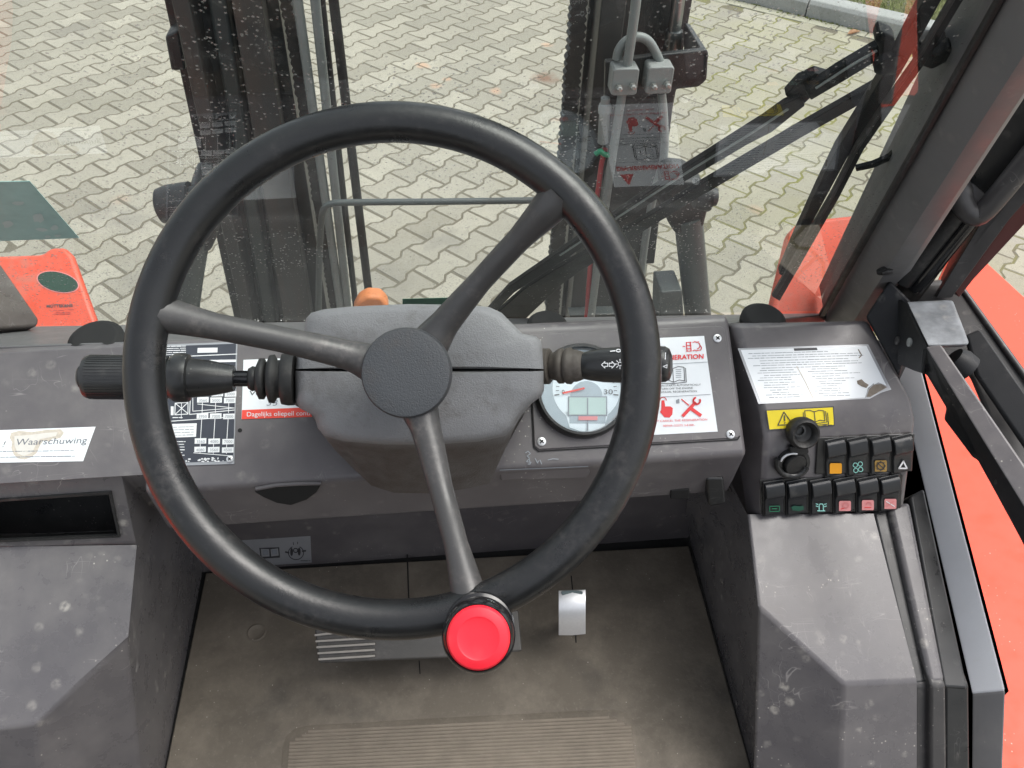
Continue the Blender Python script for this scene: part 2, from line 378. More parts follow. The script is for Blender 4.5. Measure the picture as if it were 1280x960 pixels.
obj('ground', bm, soil_mat(), kind='structure')
# kerb line on the ground
K0, K1 = onZ(0, 1032, 27.5), onZ(0, 1201, 68); kd = (K1-K0)/np.linalg.norm(K1-K0); kn = np.array([-kd[1], kd[0], 0]); kn = kn if kn[1] > 0 else -kn
BL, BW, AMP = .2032, .1309, .0128
PA = math.radians(45.0); ua = np.array([math.cos(PA), math.sin(PA), 0]); vc = np.array([math.sin(PA), -math.cos(PA), 0])
J0 = onZ(0, 486.25, 215.6)+vc*(BW/2+AMP)
def block_outline(g=.004, ch=0):
    h = BL/2-g-ch; q1, t = BL/4, .016; W = BW/2-g-ch
    xs = [-h, -q1-t, -q1+t, q1-t, q1+t, h]; sg = [1, 1, -1, -1, 1, 1]
    top = [(x, W+AMP*s_) for x, s_ in zip(xs, sg)]; return [(x, -y) for x, y in top]+[(x, y) for x, y in top[::-1]]
OUT0, OUT1 = block_outline(), block_outline(ch=.0042)
def block_bm():
    bm = nb(); bot = [Vector((x, y, -.022)) for x, y in OUT0]; mid = [Vector((x, y, -.0045)) for x, y in OUT0]; top = [Vector((x, y, 0)) for x, y in OUT1]
    loft(bm, [bot, mid, top], False, True); return bm
cells = []
for j in range(-80, 110):
    for i in range(-60, 80):
        c = J0+ua*(BL*(i+.5+.5*(j % 2)))+vc*BW*j
        if not (-5.5 < c[0] < 5.5 and .55 < c[1] < 10.5): continue
        if (c-K0)@kn > -.105: continue
        x, y = px_of(c); z = (c-O)@FW
        hid = not (-20 < x < 1300 and -10 < y < 405) or (480 < y) or (300 > x > 215+.2*y and x < 355+.1*y) or (x > 1030+(385-y)*.56)
        hid = hid or (214+.22*y < x < 355+.1*y) or (735-.09*y < x < 840-.15*y)
        cells.append((hid, z, c))
cells.sort(key=lambda q: (q[0], q[1]))
pav = bpy.data.objects.new('pavement', None); COL.objects.link(pav); pav['kind'] = 'structure'
bm = nb(); kk = K0-kn*.0
a = [-9, .2, -.02], [9, .2, -.02]
far0 = K0-kd*14; far1 = K0+kd*14
face(bm, [(-9, .2, -.0022), (9, .2, -.0022), (far1[0], far1[1], -.0022), (far0[0], far0[1], -.0022)])
obj('joint_sand', bm, m_joint, pav, kind='stuff')
rows = {}
proto = obj('paving_block', block_bm(), m_block, pav)
base_me = proto.data
for k, (hid, z, c) in enumerate(cells[:300]):
    o = proto if k == 0 else proto.copy()
    if k: COL.objects.link(o)
    o.location = (c[0], c[1], random.uniform(-.0018, .0018))
    o.rotation_euler = (random.uniform(-.006, .006), random.uniform(-.006, .006), PA+random.uniform(-.012, .012))
V, Fc, tone = [], [], []
nv = [tuple(v.co) for v in base_me.vertices]; nf = [tuple(p.vertices) for p in base_me.polygons]
for hid, z, c in cells[300:]:
    a = PA+random.uniform(-.012, .012); ca, sa = math.cos(a), math.sin(a); dz = random.uniform(-.0018, .0018); tx, ty = random.uniform(-.006, .006), random.uniform(-.006, .006); b0 = len(V); t = random.random()
    for x, y, zz in nv: V.append((c[0]+ca*x-sa*y, c[1]+sa*x+ca*y, zz+dz+x*ty+y*tx)); tone.append(t)
    for f in nf: Fc.append(tuple(i+b0 for i in f))
me = bpy.data.meshes.new('paving_blocks'); me.from_pydata(V, [], Fc); me.materials.append(m_blocks)
ta = me.attributes.new('tone', 'FLOAT', 'POINT'); ta.data.foreach_set('value', tone)
o = bpy.data.objects.new('paving_blocks', me); COL.objects.link(o); o.parent = pav; o['kind'] = 'stuff'
# straight edging course against the kerb
q = NT('edging_concrete'); q.col(q.mix(q.noise(20, 5, .7), (.24, .225, .16), (.38, .37, .30))); q.rough(.85); q.bump(q.noise(150, 4), .4, .003); m_edging = q.m
proto = None
for k in range(-22, 24):
    bm = nb() if proto is None else None
    if proto is None:
        box(bm, (0, 0, -.006), (1, 0, 0), (0, 1, 0), (0, 0, 1), .194, .094, .022); proto = obj('edging_block', bm, m_edging, pav, bevel=.004); o = proto
    else: o = proto.copy(); COL.objects.link(o)
    p = K0+kd*(.2*k)-kn*.055; o.location = (p[0], p[1], random.uniform(-.002, .002)); o.rotation_euler = (0, 0, math.atan2(kd[1], kd[0])+random.uniform(-.02, .02))
# kerb stones
q = NT('kerb_concrete'); c = q.mix(q.noise(6, 6, .65), (.25, .255, .25), (.37, .375, .36)); c = q.mix(q.ramp(q.noise(60, 5, .7), .5, .75, 0, .5), c, (.16, .155, .13)); q.col(c); q.rough(.85); q.bump(q.noise(120, 5, .7), .4, .004); m_kerb = q.m
kerb = bpy.data.objects.new('kerb', None); COL.objects.link(kerb); kerb['kind'] = 'structure'
proto = None
for k in range(-5, 8):
    if proto is None:
        bm = nb(); prof = [(0, -.05), (0, .088), (.018, .112), (.032, .117), (.155, .117), (.155, -.05)]
        prism(bm, [(-.496, y, z) for y, z in prof], (.992, 0, 0)); proto = obj('kerb_stone', bm, m_kerb, kerb, bevel=.006); o = proto
    else: o = proto.copy(); COL.objects.link(o)
    p = K0+kd*(1.0*k+.35); o.location = (p[0], p[1], random.uniform(-.004, .004)); o.rotation_euler = (0, 0, math.atan2(kd[1], kd[0])+random.uniform(-.004, .004))
# lawn behind the kerb
q = NT('lawn_soil'); q.col(q.mix(q.noise(9, 5, .7), (.06, .055, .03), (.10, .11, .035))); q.rough(.95); m_lawn = q.m
bm = nb(); la, lb = K0-kd*10+kn*.15, K0+kd*12+kn*.15
face(bm, [(*la[:2], .09), (*lb[:2], .09), (*(lb+kn*14)[:2], .09), (*(la+kn*14)[:2], .09)]); obj('lawn', bm, m_lawn, kind='structure')
q = NT('grass_blades'); q.col(q.mix(q.ramp(q.noise(3.5, 4), .35, .65), q.mix(q.noise(130, 2), (.09, .14, .025), (.20, .24, .065)), q.mix(q.noise(130, 2), (.20, .20, .07), (.32, .29, .13)))); q.rough(.6); q.b.inputs['Specular IOR Level'].default_value = .25; m_grass = q.m
V, Fc = [], []
for k in range(42000):
    p = K0+kd*random.uniform(-1.2, 4.2)+kn*(.15+random.random()**1.3*2.6); a = random.uniform(0, 6.283); h = random.uniform(.012, .05); wd = random.uniform(.001, .0028); b0 = len(V)
    lx, ly = random.gauss(0, .035), random.gauss(0, .035); cx, cy = math.cos(a)*wd, math.sin(a)*wd
    V += [(p[0]-cx, p[1]-cy, 0.088), (p[0]+cx, p[1]+cy, 0.088), (p[0]+lx*.4+cx*.7, p[1]+ly*.4+cy*.7, 0.088+h*.6), (p[0]+lx*.4-cx*.7, p[1]+ly*.4-cy*.7, 0.088+h*.6), (p[0]+lx, p[1]+ly, 0.088+h)]
    Fc += [(b0, b0+1, b0+2, b0+3), (b0+3, b0+2, b0+4)]
me = bpy.data.meshes.new('grass'); me.from_pydata(V, [], Fc); me.materials.append(m_grass); o = bpy.data.objects.new('grass', me); COL.objects.link(o); o['kind'] = 'stuff'
# moss tufts and crumbs along the kerb foot
q = NT('moss'); q.col(q.mix(q.noise(80, 4), (.03, .045, .01), (.16, .17, .03))); q.rough(.95); m_moss = q.m
bm = nb()
for k in range(420):
    p = K0+kd*random.uniform(-1.2, 2.4)-kn*abs(random.gauss(0, .022)); r = random.uniform(.003, .012)
    bmesh.ops.create_icosphere(bm, subdivisions=1, radius=r, matrix=Matrix.Translation((p[0], p[1], r*.3)) @ Matrix.Rotation(random.random()*6, 4, 'Z') @ Matrix.Diagonal((1, random.uniform(.5, 1), .6, 1)))
obj('moss', bm, m_moss, kind='stuff')
q = NT('leaf'); q.col(q.mix(q.noise(60, 3), (.42, .20, .09), (.62, .42, .26))); q.rough(.7)
bm = nb(); p = onZ(.012, 1066, 41)
pts = [(-.045, 0), (-.02, .022), (.01, .026), (.05, .008), (.07, 0), (.05, -.012), (.01, -.022), (-.02, -.018)]
ctr = bm.verts.new(Vector((p[0], p[1], .006))); vs = [bm.verts.new(Vector((p[0]+x, p[1]+y*.9+x*.4, .012+.012*abs(y)/.02))) for x, y in pts]
for i in range(8): bm.faces.new((ctr, vs[i], vs[(i+1) % 8]))
bmesh.ops.solidify(bm, geom=bm.faces[:], thickness=.0008)
tag(obj('fallen_leaf', bm, q.m), 'dry orange-brown leaf lying on the paving at the foot of the grey kerb', 'leaf')
# ================================================================== WINDSCREEN PLANE
GL = pl_of((0, .806, 1.53), (0, -math.cos(math.radians(32)), -math.sin(math.radians(32))))
# ================================================================== MAST
mast = thing('mast', 'black dusty lift mast with two upright columns standing on the paving beyond the windscreen', 'mast', (0, 1.55, 0))
def edge_line(Y, a, b):
    p, q = onY(Y, *a), onY(Y, *b); d = (q-p)/(q[2]-p[2]); return lambda z: p+d*(z-p[2])
def ystrip(bm, Y, r0, r1, th, zlo=.35, zhi=2.7):
    """upright strip on the plane Y: (left, right, row) twice"""
    L = edge_line(Y, (r0[0], r0[2]), (r1[0], r1[2])); R = edge_line(Y, (r0[1], r0[2]), (r1[1], r1[2]))
    a, b = prism(bm, [L(zlo), R(zlo), R(zhi), L(zhi)], (0, th, 0)); return L, R
def upright(name, mat, Y, r0, r1, th, bevel=.003, label=None):
    bm = nb(); ystrip(bm, Y, r0, r1, th); return obj(name, bm, mat, mast, bevel=bevel, label=label)
upright('back_rail', m_mast, 1.62, (205, 218, 0), (282, 294, 350), .10)
upright('channel_flange', m_mastrust, 1.50, (214, 236, 0), (291, 307, 350), .14)
upright('channel_web', m_mast, 1.57, (234, 262, 0), (303, 322, 350), .05, .001)
upright('channel_rib', m_mastgray, 1.55, (259, 283, 0), (320, 338, 350), .07, .008)
upright('channel_web', m_mast, 1.59, (280, 292, 0), (335, 348, 350), .04, .001)
upright('channel_flange', m_mastrust, 1.50, (289, 327, 0), (346, 382, 350), .14)
upright('inner_web', m_mast, 1.545, (326, 348, 0), (381, 403, 350), .09, .002)
bm = nb(); prism(bm, [onY(1.57, *p) for p in ((206, 46), (222, 38), (232, 88), (214, 89))], (0, .09, 0)); obj('bracket_lug', bm, m_mast, mast, bevel=.004)
def rod(name, mat, Y, pts, r, parent=mast, n=10, k=5, label=None):
    bm = nb(); tube(bm, smooth_path([onY(Y, *p) for p in pts], k), r, n); return obj(name, bm, mat, parent, smooth=50, label=label)
def vert_rod(name, mat, Y, a, b, r, label=None):
    f = edge_line(Y, a, b); bm = nb(); tube(bm, [f(2.7), f(1.6), f(.9), f(.35)], r, 12); return obj(name, bm, mat, mast, smooth=50, label=label)
vert_rod('steel_tube', m_tube, 1.50, (372, 0), (421, 350), .0088)
vert_rod('steel_tube', m_tube, 1.50, (394, 0), (431, 350), .0088)
vert_rod('thin_hose', m_mast, 1.53, (402, 0), (441, 350), .0068)
vert_rod('hydraulic_hose', m_boot, 1.47, (417, 0), (459, 350), .0088)
def link_bm(wd, h):
    bm = nb(); pr = []
    for s_ in (-1, 1):
        pass
    o_ = [(-wd*.36, -h*.5), (-wd*.5, -h*.3), (-wd*.5, -h*.16), (-wd*.38, 0), (-wd*.5, h*.16), (-wd*.5, h*.3), (-wd*.36, h*.5)]
    o_ = o_+[(-x, y) for x, y in o_[::-1]]
    prism(bm, [(x, -.011, y) for x, y in o_], (0, .022, 0)); return bm
def chain(Y, a, b, wd):
    f = edge_line(Y, a, b); pr = None; z = 1.75; h = .028
    while z > .85:
        if pr is None: pr = obj('chain_link', link_bm(wd, h*1.0), m_chain, mast); o = pr
        else: o = pr.copy(); COL.objects.link(o)
        p = f(z); d = f(z+.1)-p; o.location = Vector(p)-mast.location; o.rotation_euler = (0, math.atan2(d[0], d[2])+random.uniform(-.05, .05), random.uniform(-.15, .15)); o.location.x += random.uniform(-.0012, .0012); z -= h
    f0 = nb(); tube(f0, [f(2.7), f(1.75)], wd*.4, 8); obj('chain_run', f0, m_chain, mast)
chain(1.52, (359, 0), (414, 350), .0215)
chain(1.48, (723.5, 0), (693, 350), .031)
# right column
upright('inner_web', m_mast, 1.56, (736.5, 753, 0), (705, 718, 350), .08, .002)
upright('channel_flange', m_mastrust, 1.50, (752, 784, 0), (717, 738, 350), .14)
upright('rust_strip', m_mastrust, 1.535, (782, 790, 0), (736, 744, 350), .05)
upright('channel_web', m_mast, 1.58, (786, 866, 0), (738, 803, 350), .12, .004)
vert_rod('lift_rod', m_chrome, 1.53, (848, 0), (800, 350), .0125)
bm = nb(); c0 = onY(1.53, 843, 38); c1 = onY(1.53, 839, 68); lathe(bm, c0, c1-c0, [(0, .016), (.012, .0175), (.016, .0165), (.05, .0165), (.06, .012)], 20); obj('rod_gland', bm, m_chrome, mast, smooth=40)
YB = 1.43
bm = nb(); prism(bm, [onY(YB, *p) for p in ((757, 77), (820, 69), (884, 62), (886, 70), (881, 103), (873, 109), (846, 112), (843, 122), (829, 235), (818, 330), (750, 330), (753, 235))], (0, .014, 0)); obj('hose_bracket', bm, m_mast, mast, bevel=.003)
bm = nb(); prism(bm, [onY(YB, *p) for p in ((877, 63), (886, 64.5), (884, 100), (876, 108))], (0, .13, .0)); obj('bracket_arm', bm, m_mast, mast, bevel=.004)
rod('pressure_tube', m_tube, 1.41, ((801, -120), (797, -20), (790, 40), (783, 88)), .0086)
rod('pressure_tube', m_tube, 1.41, ((778, 116), (770, 165), (757, 255), (747, 330), (737, 410)), .0082)
rod('return_tube', m_tube, 1.425, ((771, 74), (774, 62), (783, 51), (797, 46), (810, 51), (820, 66), (830, 90)), .0082)
rod('return_tube', m_tube, 1.41, ((827, 116), (830, 150), (830, 195), (818, 240), (809, 285), (802, 340), (798, 405)), .0078)
for cx, cy in ((781.5, 103), (825, 101)):
    bm = nb(); c = onY(1.395, cx, cy); R_ = .0235
    prof = [(R_*max(-1, min(1, 1.25*math.cos(t)*(abs(math.cos(t))**-.35 if abs(math.cos(t)) > .05 else 1)))*1.0, R_*1.05*max(-1, min(1, 1.25*math.sin(t)))) for t in np.linspace(0, 2*math.pi, 24, endpoint=False)]
    prism(bm, [(c[0]+x, c[1], c[2]+z) for x, z in prof], (0, .036, 0)); cl = obj('tube_clamp', bm, m_clamp, mast, bevel=.005, seg=3)
    for dx, dy in ((-8, 7), (9, 5)):
        b = onY(1.392, cx+dx, cy+dy); bm = nb(); lathe(bm, b, (0, -1, .15), [(0, .0072), (.003, .0072), (.003, .0055), (.009, .0052), (.010, .003)], 6); obj('bolt', bm, m_zinc, cl)
bm = nb(); a, b = onY(1.42, 757, 121), onY(1.42, 753, 184); d = b-a; lathe(bm, a, d, [(0, .006), (.002, .0085), (.012, .0085), (.014, .011), (.026, .0125), (.030, .0125), (.034, .010), (.09, .010), (.093, .006)], 18); obj('valve_body', bm, m_clamp, mast, smooth=40)
rod('green_hose_clip', m_hosegreen, 1.41, ((744, 193), (750, 189), (756, 193), (763, 194)), .0052)
rod('red_hose', m_hosered, 1.42, ((757, 186), (752, 205), (748, 235), (744, 262), (738, 330), (733, 400)), .0052)
rod('clear_hose', m_tube, 1.42, ((764, 198), (759, 215), (754, 245), (750, 265), (744, 330), (739, 400)), .0042)
rod('guard_bar', m_tube if False else m_mastgray, 1.40, ((398, 420), (399, 330), (401, 285), (404, 264), (413, 255), (440, 253), (560, 252), (700, 250)), .0066)
def tilt_cyl(cap, body, r, label):
    bm = nb(); tube(bm, [onY(1.32, *p) for p in body], r, 24); c = obj('tilt_cylinder', bm, m_mastgray, mast, smooth=40, label=label)
    bm = nb(); prism(bm, [onY(1.30, *p) for p in cap], (0, .09, 0)); obj('cylinder_head', bm, m_mast, c, bevel=.01, seg=3)
tilt_cyl(((834, 232), (846, 225), (866, 227), (884, 236), (886, 262), (880, 287), (846, 296), (836, 280)), ((860, 270), (866, 330), (876, 430)), .0275, 'dusty tilt cylinder beside the right mast column')
bm = nb(); lathe(bm, onY(1.27, 868, 246), onY(1.27, 890, 246)-onY(1.27, 868, 246), [(0, .02), (.016, .026), (.028, .026), (.031, .018), (.04, .016)], 14); obj('pivot_nut', bm, m_mast, mast, smooth=35)
bm = nb(); prism(bm, [onY(1.26, *p) for p in ((826, 365), (853, 363), (856, 410), (824, 410))], (0, .07, 0)); obj('stop_block', bm, m_mastgray, mast, bevel=.004)
tilt_cyl(((236, 232), (262, 236), (270, 300), (262, 318), (248, 314), (232, 262)), ((238, 270), (228, 340), (218, 430)), .0385, 'dusty tilt cylinder beside the left mast column')
bm = nb(); a = onY(1.30, 198, 258); lathe(bm, a, onY(1.30, 250, 250)-a, [(0, .022), (.004, .030), (.02, .034), (.06, .034), (.062, .026), (.11, .026)], 24); obj('pivot_pin', bm, m_mast, mast, smooth=40)
m_capor = painted('cap_orange', (.72, .24, .08), .45, .3)
bm = nb(); prism(bm, [onY(1.28, *p) for p in ((440, 440), (442, 388), (448, 377), (459, 371), (476, 372), (485, 382), (490, 440))], (0, .035, 0)); obj('guard_cap', bm, m_capor, mast, bevel=.008, seg=3, label='orange rounded cap between the hoses')
bm = nb(); prism(bm, [onY(1.47, *p) for p in ((712, 394), (805, 391), (805, 396), (712, 399))], (0, .03, 0)); obj('cross_plate', bm, m_mastgray, mast, bevel=.002)
# ================================================================== ORANGE FRONT WINGS
def wing(name, label, pl, poly, th):
    t = thing(name, label, 'fender', pl[0], 'orange front wings')
    bm = nb(); prism(bm, [pp(pl, *p) for p in poly], -pl[1]*th); obj('shell', bm, m_orangedirty, t, bevel=.008, seg=3); return t
PL1 = plane(70, 350, 1.22, 58)
wl = wing('front_wing', 'orange front wing with a green oval sticker beyond the left window pillar', PL1, [(-90, 322), (30, 318), (52, 317), (62, 309), (80, 308), (90, 318), (124, 412), (-90, 425)], .018)
bm = nb(); prism(bm, [pp(PL1, 72.5+26.5*math.cos(t)+2.0*math.sin(t), 352.5+13.5*math.sin(t)+3.6*math.cos(t), .0004) for t in np.linspace(0, 2*math.pi, 40, endpoint=False)], PL1[1]*.0005); obj('sticker_border', bm, m_inkpink, wl)
bm = nb(); prism(bm, [pp(PL1, 72.5+25*math.cos(t)+2.0*math.sin(t), 352.5+12.5*math.sin(t)+3.5*math.cos(t), .0006) for t in np.linspace(0, 2*math.pi, 40, endpoint=False)], PL1[1]*.0006); obj('oval_sticker', bm, flat('oval_green', (.008, .045, .027), .5), wl, label='dark green oval sticker')
pr = Print(PL1); pr.text(m_ink, 'MOTTEK&NB', 58, 384.5, 5.2, 33, dx=(1, -.03), bold=.03); pr.text(m_ink, '- - .', 92, 383, 4)
pr.scribble(m_hosered, 66, 80, 388, .8); pr.scribble(m_hosered, 86, 92, 387, .9); pr.scribble(m_hosered, 70, 88, 390.5, .8); pr.scribble(m_hosered, 67, 90, 392.5, .8); pr.build(wl, 'lettering')
PL2 = plane(1020, 330, 1.22, 58)
wr = wing('front_wing', 'plain orange front wing below the wiper blade beside the right window pillar', PL2, [(989, 290), (995, 279), (1008, 274), (1090, 266), (1160, 264), (1150, 410), (963, 398)], .035)
# ================================================================== WINDSCREEN, PILLARS, SILL
ws = thing('windscreen', 'dusty flat windscreen pane leaning back behind the dashboard with green stickers', 'windscreen', pp(GL, 500, 405))
bm = nb(); prism(bm, [pp(GL, *p) for p in ((-170, 412), (1042, 388), (1345, -170), (-420, -170))], -GL[1]*.005); obj('pane', bm, m_glass, ws)
sticker(ws, GL, ((-60, 228), (37, 226), (99, 297), (-5, 301)), m_teal, 'faded teal four-sided sticker at the left edge', 'window_sticker')
pr = Print(GL)
for (x, y, a, b) in ((22, 254, 9, 3), (48, 272, 8, 7), (52, 287, 8, 3), (68, 285, 5, 4), (60, 296, 4, 2), (72, 295, 5, 2), (10, 280, 8, 6)):
    P_ = [(x+a*math.cos(t)*random.uniform(.6, 1.1), y+b*math.sin(t)*random.uniform(.6, 1.1)) for t in np.linspace(0, 6.28, 12)[:-1]]; pr.poly(m_tealpale, P_, .0008)
pr.build(ws, 'worn_patch')
sticker(ws, GL, ((503, 373.5), (574, 371.5), (574, 380), (503, 381)), m_green, 'narrow dark green strip above the steering column', 'window_sticker')
def post(bm, pl, quad, th): prism(bm, [pp(pl, *p) for p in quad], -pl[1]*th)
pil = thing('window_pillar', 'dark grey painted pillar at the right edge of the windscreen', 'pillar', pp(GL, 1065, 395), 'front window pillars')
GP = (GL[0]+GL[1]*.012, GL[1])
LB, RB, LT, RT_ = pp(GP, 1031, 398), pp(GP, 1106, 372), pp(GP, 1360, -200), pp(GP, 1455, -200)
dLR = (RB-LB)/np.linalg.norm(RB-LB); rings = []
for a, b in ((LB, RB), (LT, RT_)):
    wv = b-a; inn = GL[1]*.035
    rings.append([a-GL[1]*.05, a+GL[1]*.004, a+wv*.10+inn*.55, a+wv*.28+inn*.95, a+wv*.62+inn, a+wv*.86+inn*.72, b+inn*.1, b-GL[1]*.05])
bm = nb(); loft(bm, rings); obj('post', bm, m_pillar, pil, smooth=50)
bm = nb(); prism(bm, [pp(GP, *p) for p in ((1023, 391), (1031, 391), (1366, -206), (1354, -206))], GL[1]*.006); obj('rubber_seal', bm, m_boot, pil, bevel=.002)
bm = nb(); c = pp((GP[0]+GL[1]*.032, GL[1]), 1109, 338); lathe(bm, c, GL[1], [(-.002, .011), (.0015, .011), (.002, .008)], 20); h = obj('plug_hole', bm, m_gap, pil, smooth=40)
bm = nb(); lathe(bm, c+GL[1]*.001, GL[1], [(0, .0062), (.003, .0058), (.0034, .003)], 6); obj('bolt', bm, m_dark, h)
# black door-seal channel beside it
chn = thing('door_seal_channel', 'black rubber-lined channel running up between the right pillar and the door glass', 'door seal', at(1150, 370, .95))
def slab(parent, name, mat, pts_d, vec, bevel=.003, label=None):
    bm = nb(); prism(bm, [at(*p) for p in pts_d], vec); return obj(name, bm, mat, parent, bevel=bevel, label=label)
back = (.0, .03, -.03)
slab(chn, 'channel', m_black, [(1100, 352, .985), (1143, 385, .985), (1160, 360, .975), (1400, 48, .74), (1350, 20, .74), (1282, 64, .78)], (.02, .05, -.02))
bm = nb(); tube(bm, [at(1128, 352, .965), at(1290, 150, .83), at(1370, 48, .75)], .012, 10); obj('seal_lip', bm, m_boot, chn, smooth=60)
bm = nb(); tube(bm, [at(1143, 362, .965), at(1300, 168, .83), at(1385, 66, .75)], .009, 10); obj('seal_lip', bm, m_gloss, chn, smooth=60)
dg = thing('door_glass', 'dark edged glass of the right door with a reddish reflection painted into it', 'door glass', at(1200, 340, .95))
m_redrefl = painted('red_reflection', (.13, .045, .04), .3, .2)  # reflection of the orange body put into the glass colour
slab(dg, 'glass_edge', m_redrefl, [(1186, 356, .96), (1199, 372, .96), (1216, 350, .95), (1400, 152, .80), (1380, 96, .79), (1260, 226, .88), (1232, 258, .91)], (.01, .03, -.015), .001)
slab(dg, 'edge_trim', m_dark, [(1170, 372, .955), (1190, 372, .955), (1262, 274, .895), (1400, 120, .79), (1380, 108, .79), (1236, 262, .90)], (.004, .01, -.006), .001)
# left pillar
pl_ = thing('window_pillar', 'dark brownish pillar foot at the left edge of the windscreen over the orange wing', 'pillar', at(10, 400, .95), 'front window pillars')
slab(pl_, 'post', plastic('brown_pillar', (.075, .062, .056), .55, film=.4, spec=.3), [(-120, 128, .90), (-66, 230, .93), (0, 327, .96), (50, 399, .985), (48, 408, .985), (-12, 412, .95), (-220, 310, .87)], (-.05, .01, -.03), .004)
# sill behind the dashboard
DP = plane(790, 490, .92, 57)
def dpt(x, y, off=0): return pp(DP, x, y, off)
# ================================================================== WIPER
wp = thing('windscreen_wiper', 'black twin-arm wiper reaching across the windscreen to a slanted blade at right', 'wiper', pp(GL, 640, 400, -.03))
def gt(name, mat, pts, r, off, parent=wp, k=4, n=8):
    bm = nb(); tube(bm, smooth_path([pp(GL, x, y, -off) for x, y in pts], k), r, n); return obj(name, bm, mat, parent, smooth=50)
def gbar(name, mat, pts, wds, off, th, parent=wp, bevel=.0012):
    """flat bar along a path on the pane, widths in pixels"""
    L, R_ = [], []
    for i, (x, y) in enumerate(pts):
        a = np.array(pts[max(i-1, 0)], float); b = np.array(pts[min(i+1, len(pts)-1)], float); d = (b-a)/np.linalg.norm(b-a); n = np.array([-d[1], d[0]])*wds[i]/2
        L.append((x+n[0], y+n[1])); R_.append((x-n[0], y-n[1]))
    bm = nb()
    for i in range(len(pts)-1):
        pass
    rings = []
    for l, r in zip(L, R_):
        p, q_ = pp(GL, *l, -off), pp(GL, *r, -off); rings.append([p, q_, q_-GL[1]*th, p-GL[1]*th])
    loft(bm, rings); return obj(name, bm, mat, parent, bevel=bevel)
gbar('wiper_arm', m_wiper, [(608, 396), (640, 362), (700, 322), (735, 298), (845, 226), (930, 174), (960, 157), (985, 138), (1003, 127)], [8, 10, 12, 12, 14, 17, 20, 18, 13], .022, .006)
gt('arm_highlight', m_tube, [(700, 319), (845, 224), (930, 172), (985, 136)], .0012, .0215)  # thin pale tube standing in for the gloss line along the arm
gbar('arm_hinge', m_wiper, [(990, 128), (1006, 112), (1022, 104), (1035, 106)], [24, 26, 24, 18], .026, .008)
gbar('wiper_arm', m_wiper, [(1010, 120), (1050, 95), (1092, 70), (1108, 60)], [14, 17, 16, 14], .020, .007)
gt('arm_highlight', m_tube, [(1020, 110), (1060, 84), (1096, 63)], .0012, .0195)
gbar('guide_rod', m_wiper, [(632, 402), (665, 372), (700, 345), (760, 309), (880, 236), (1000, 166), (1062, 131), (1106, 106)], [30, 28, 20, 13, 13, 13, 13, 13], .028, .006)
gbar('cable', m_wiper, [(612, 392), (650, 356), (690, 330)], [3, 3, 3], .030, .004)
gbar('wiper_head', m_wiper, [(1096, 48), (1108, 55), (1112, 85), (1116, 98)], [14, 24, 26, 18], .018, .014, bevel=.004)
gbar('blade_holder', m_wiper, [(1220, -90), (1166, 0), (1126, 75), (1093, 130), (1053, 192), (1028, 240), (998, 300), (978, 345)], [20, 20, 18, 18, 17, 15, 11, 9], .012, .010)
gbar('blade_spine', m_wiper, [(1260, -90), (1198, 0), (1152, 78), (1115, 130), (1077, 185), (1046, 245), (1008, 310), (970, 374)], [11, 12, 10, 9, 8, 8, 9, 11], .008, .006)
gbar('rubber_blade', m_boot, [(1255, -90), (1192, 0), (1146, 78), (1109, 130), (1072, 185), (1041, 245), (1003, 310), (967, 372)], [5]*8, .002, .005)
gbar('blade_link', m_wiper, [(1142, 66), (1170, 68), (1188, 64)], [22, 20, 14], .016, .016, bevel=.004)
gbar('blade_link', m_wiper, [(1144, 72), (1165, 80), (1184, 72), (1190, 62)], [16, 18, 13, 6], .010, .012, bevel=.003)
bm = nb(); lathe(bm, pp(GL, 1110, 74, -.016), GL[1], [(0, .011), (.006, .011), (.008, .007)], 16); obj('pivot_cap', bm, m_wiper, wp, smooth=40)
gbar('washer_tube', m_wiper, [(1070, 213), (1092, 208), (1112, 199), (1122, 188)], [4, 5, 5, 4], .02, .005)
# ================================================================== MIRROR
mi = thing('side_mirror', 'dusty grey rounded mirror housing outside the windscreen beside the right pillar', 'mirror', at(1150, 200, 1.05))
bm = nb(); rings = []
for t, rr in ((0, .25), (.04, .6), (.14, .88), (.35, 1.0), (.7, 1.0), (1, .96)):
    cx, cy, dd = 1206-14*t, 168+6*t, 1.10-.10*t
    ring = []
    for a in np.linspace(0, 2*math.pi, 28, endpoint=False):
        u, v = math.cos(a), math.sin(a); k = (abs(u)**3+abs(v)**3)**(-1/3)
        ring.append(at(cx+(u*k*40*rr)+(-v*k*66*rr), cy+v*k*92*rr+u*k*10*rr, dd))
    rings.append(ring)
loft(bm, rings); obj('housing', bm, m_mirror, mi, smooth=60)
bm = nb(); rings = []
for t, rr in ((0, .2), (.1, .7), (.3, .95), (.6, 1), (1, .9)):
    rings.append([at(1262+u*28*rr, 6+v*42*rr, 1.1-.08*t) for u, v in [(math.cos(a), math.sin(a)) for a in np.linspace(0, 6.283, 20, endpoint=False)]])
loft(bm, rings); obj('mirror_arm', bm, m_mirror, mi, smooth=60)
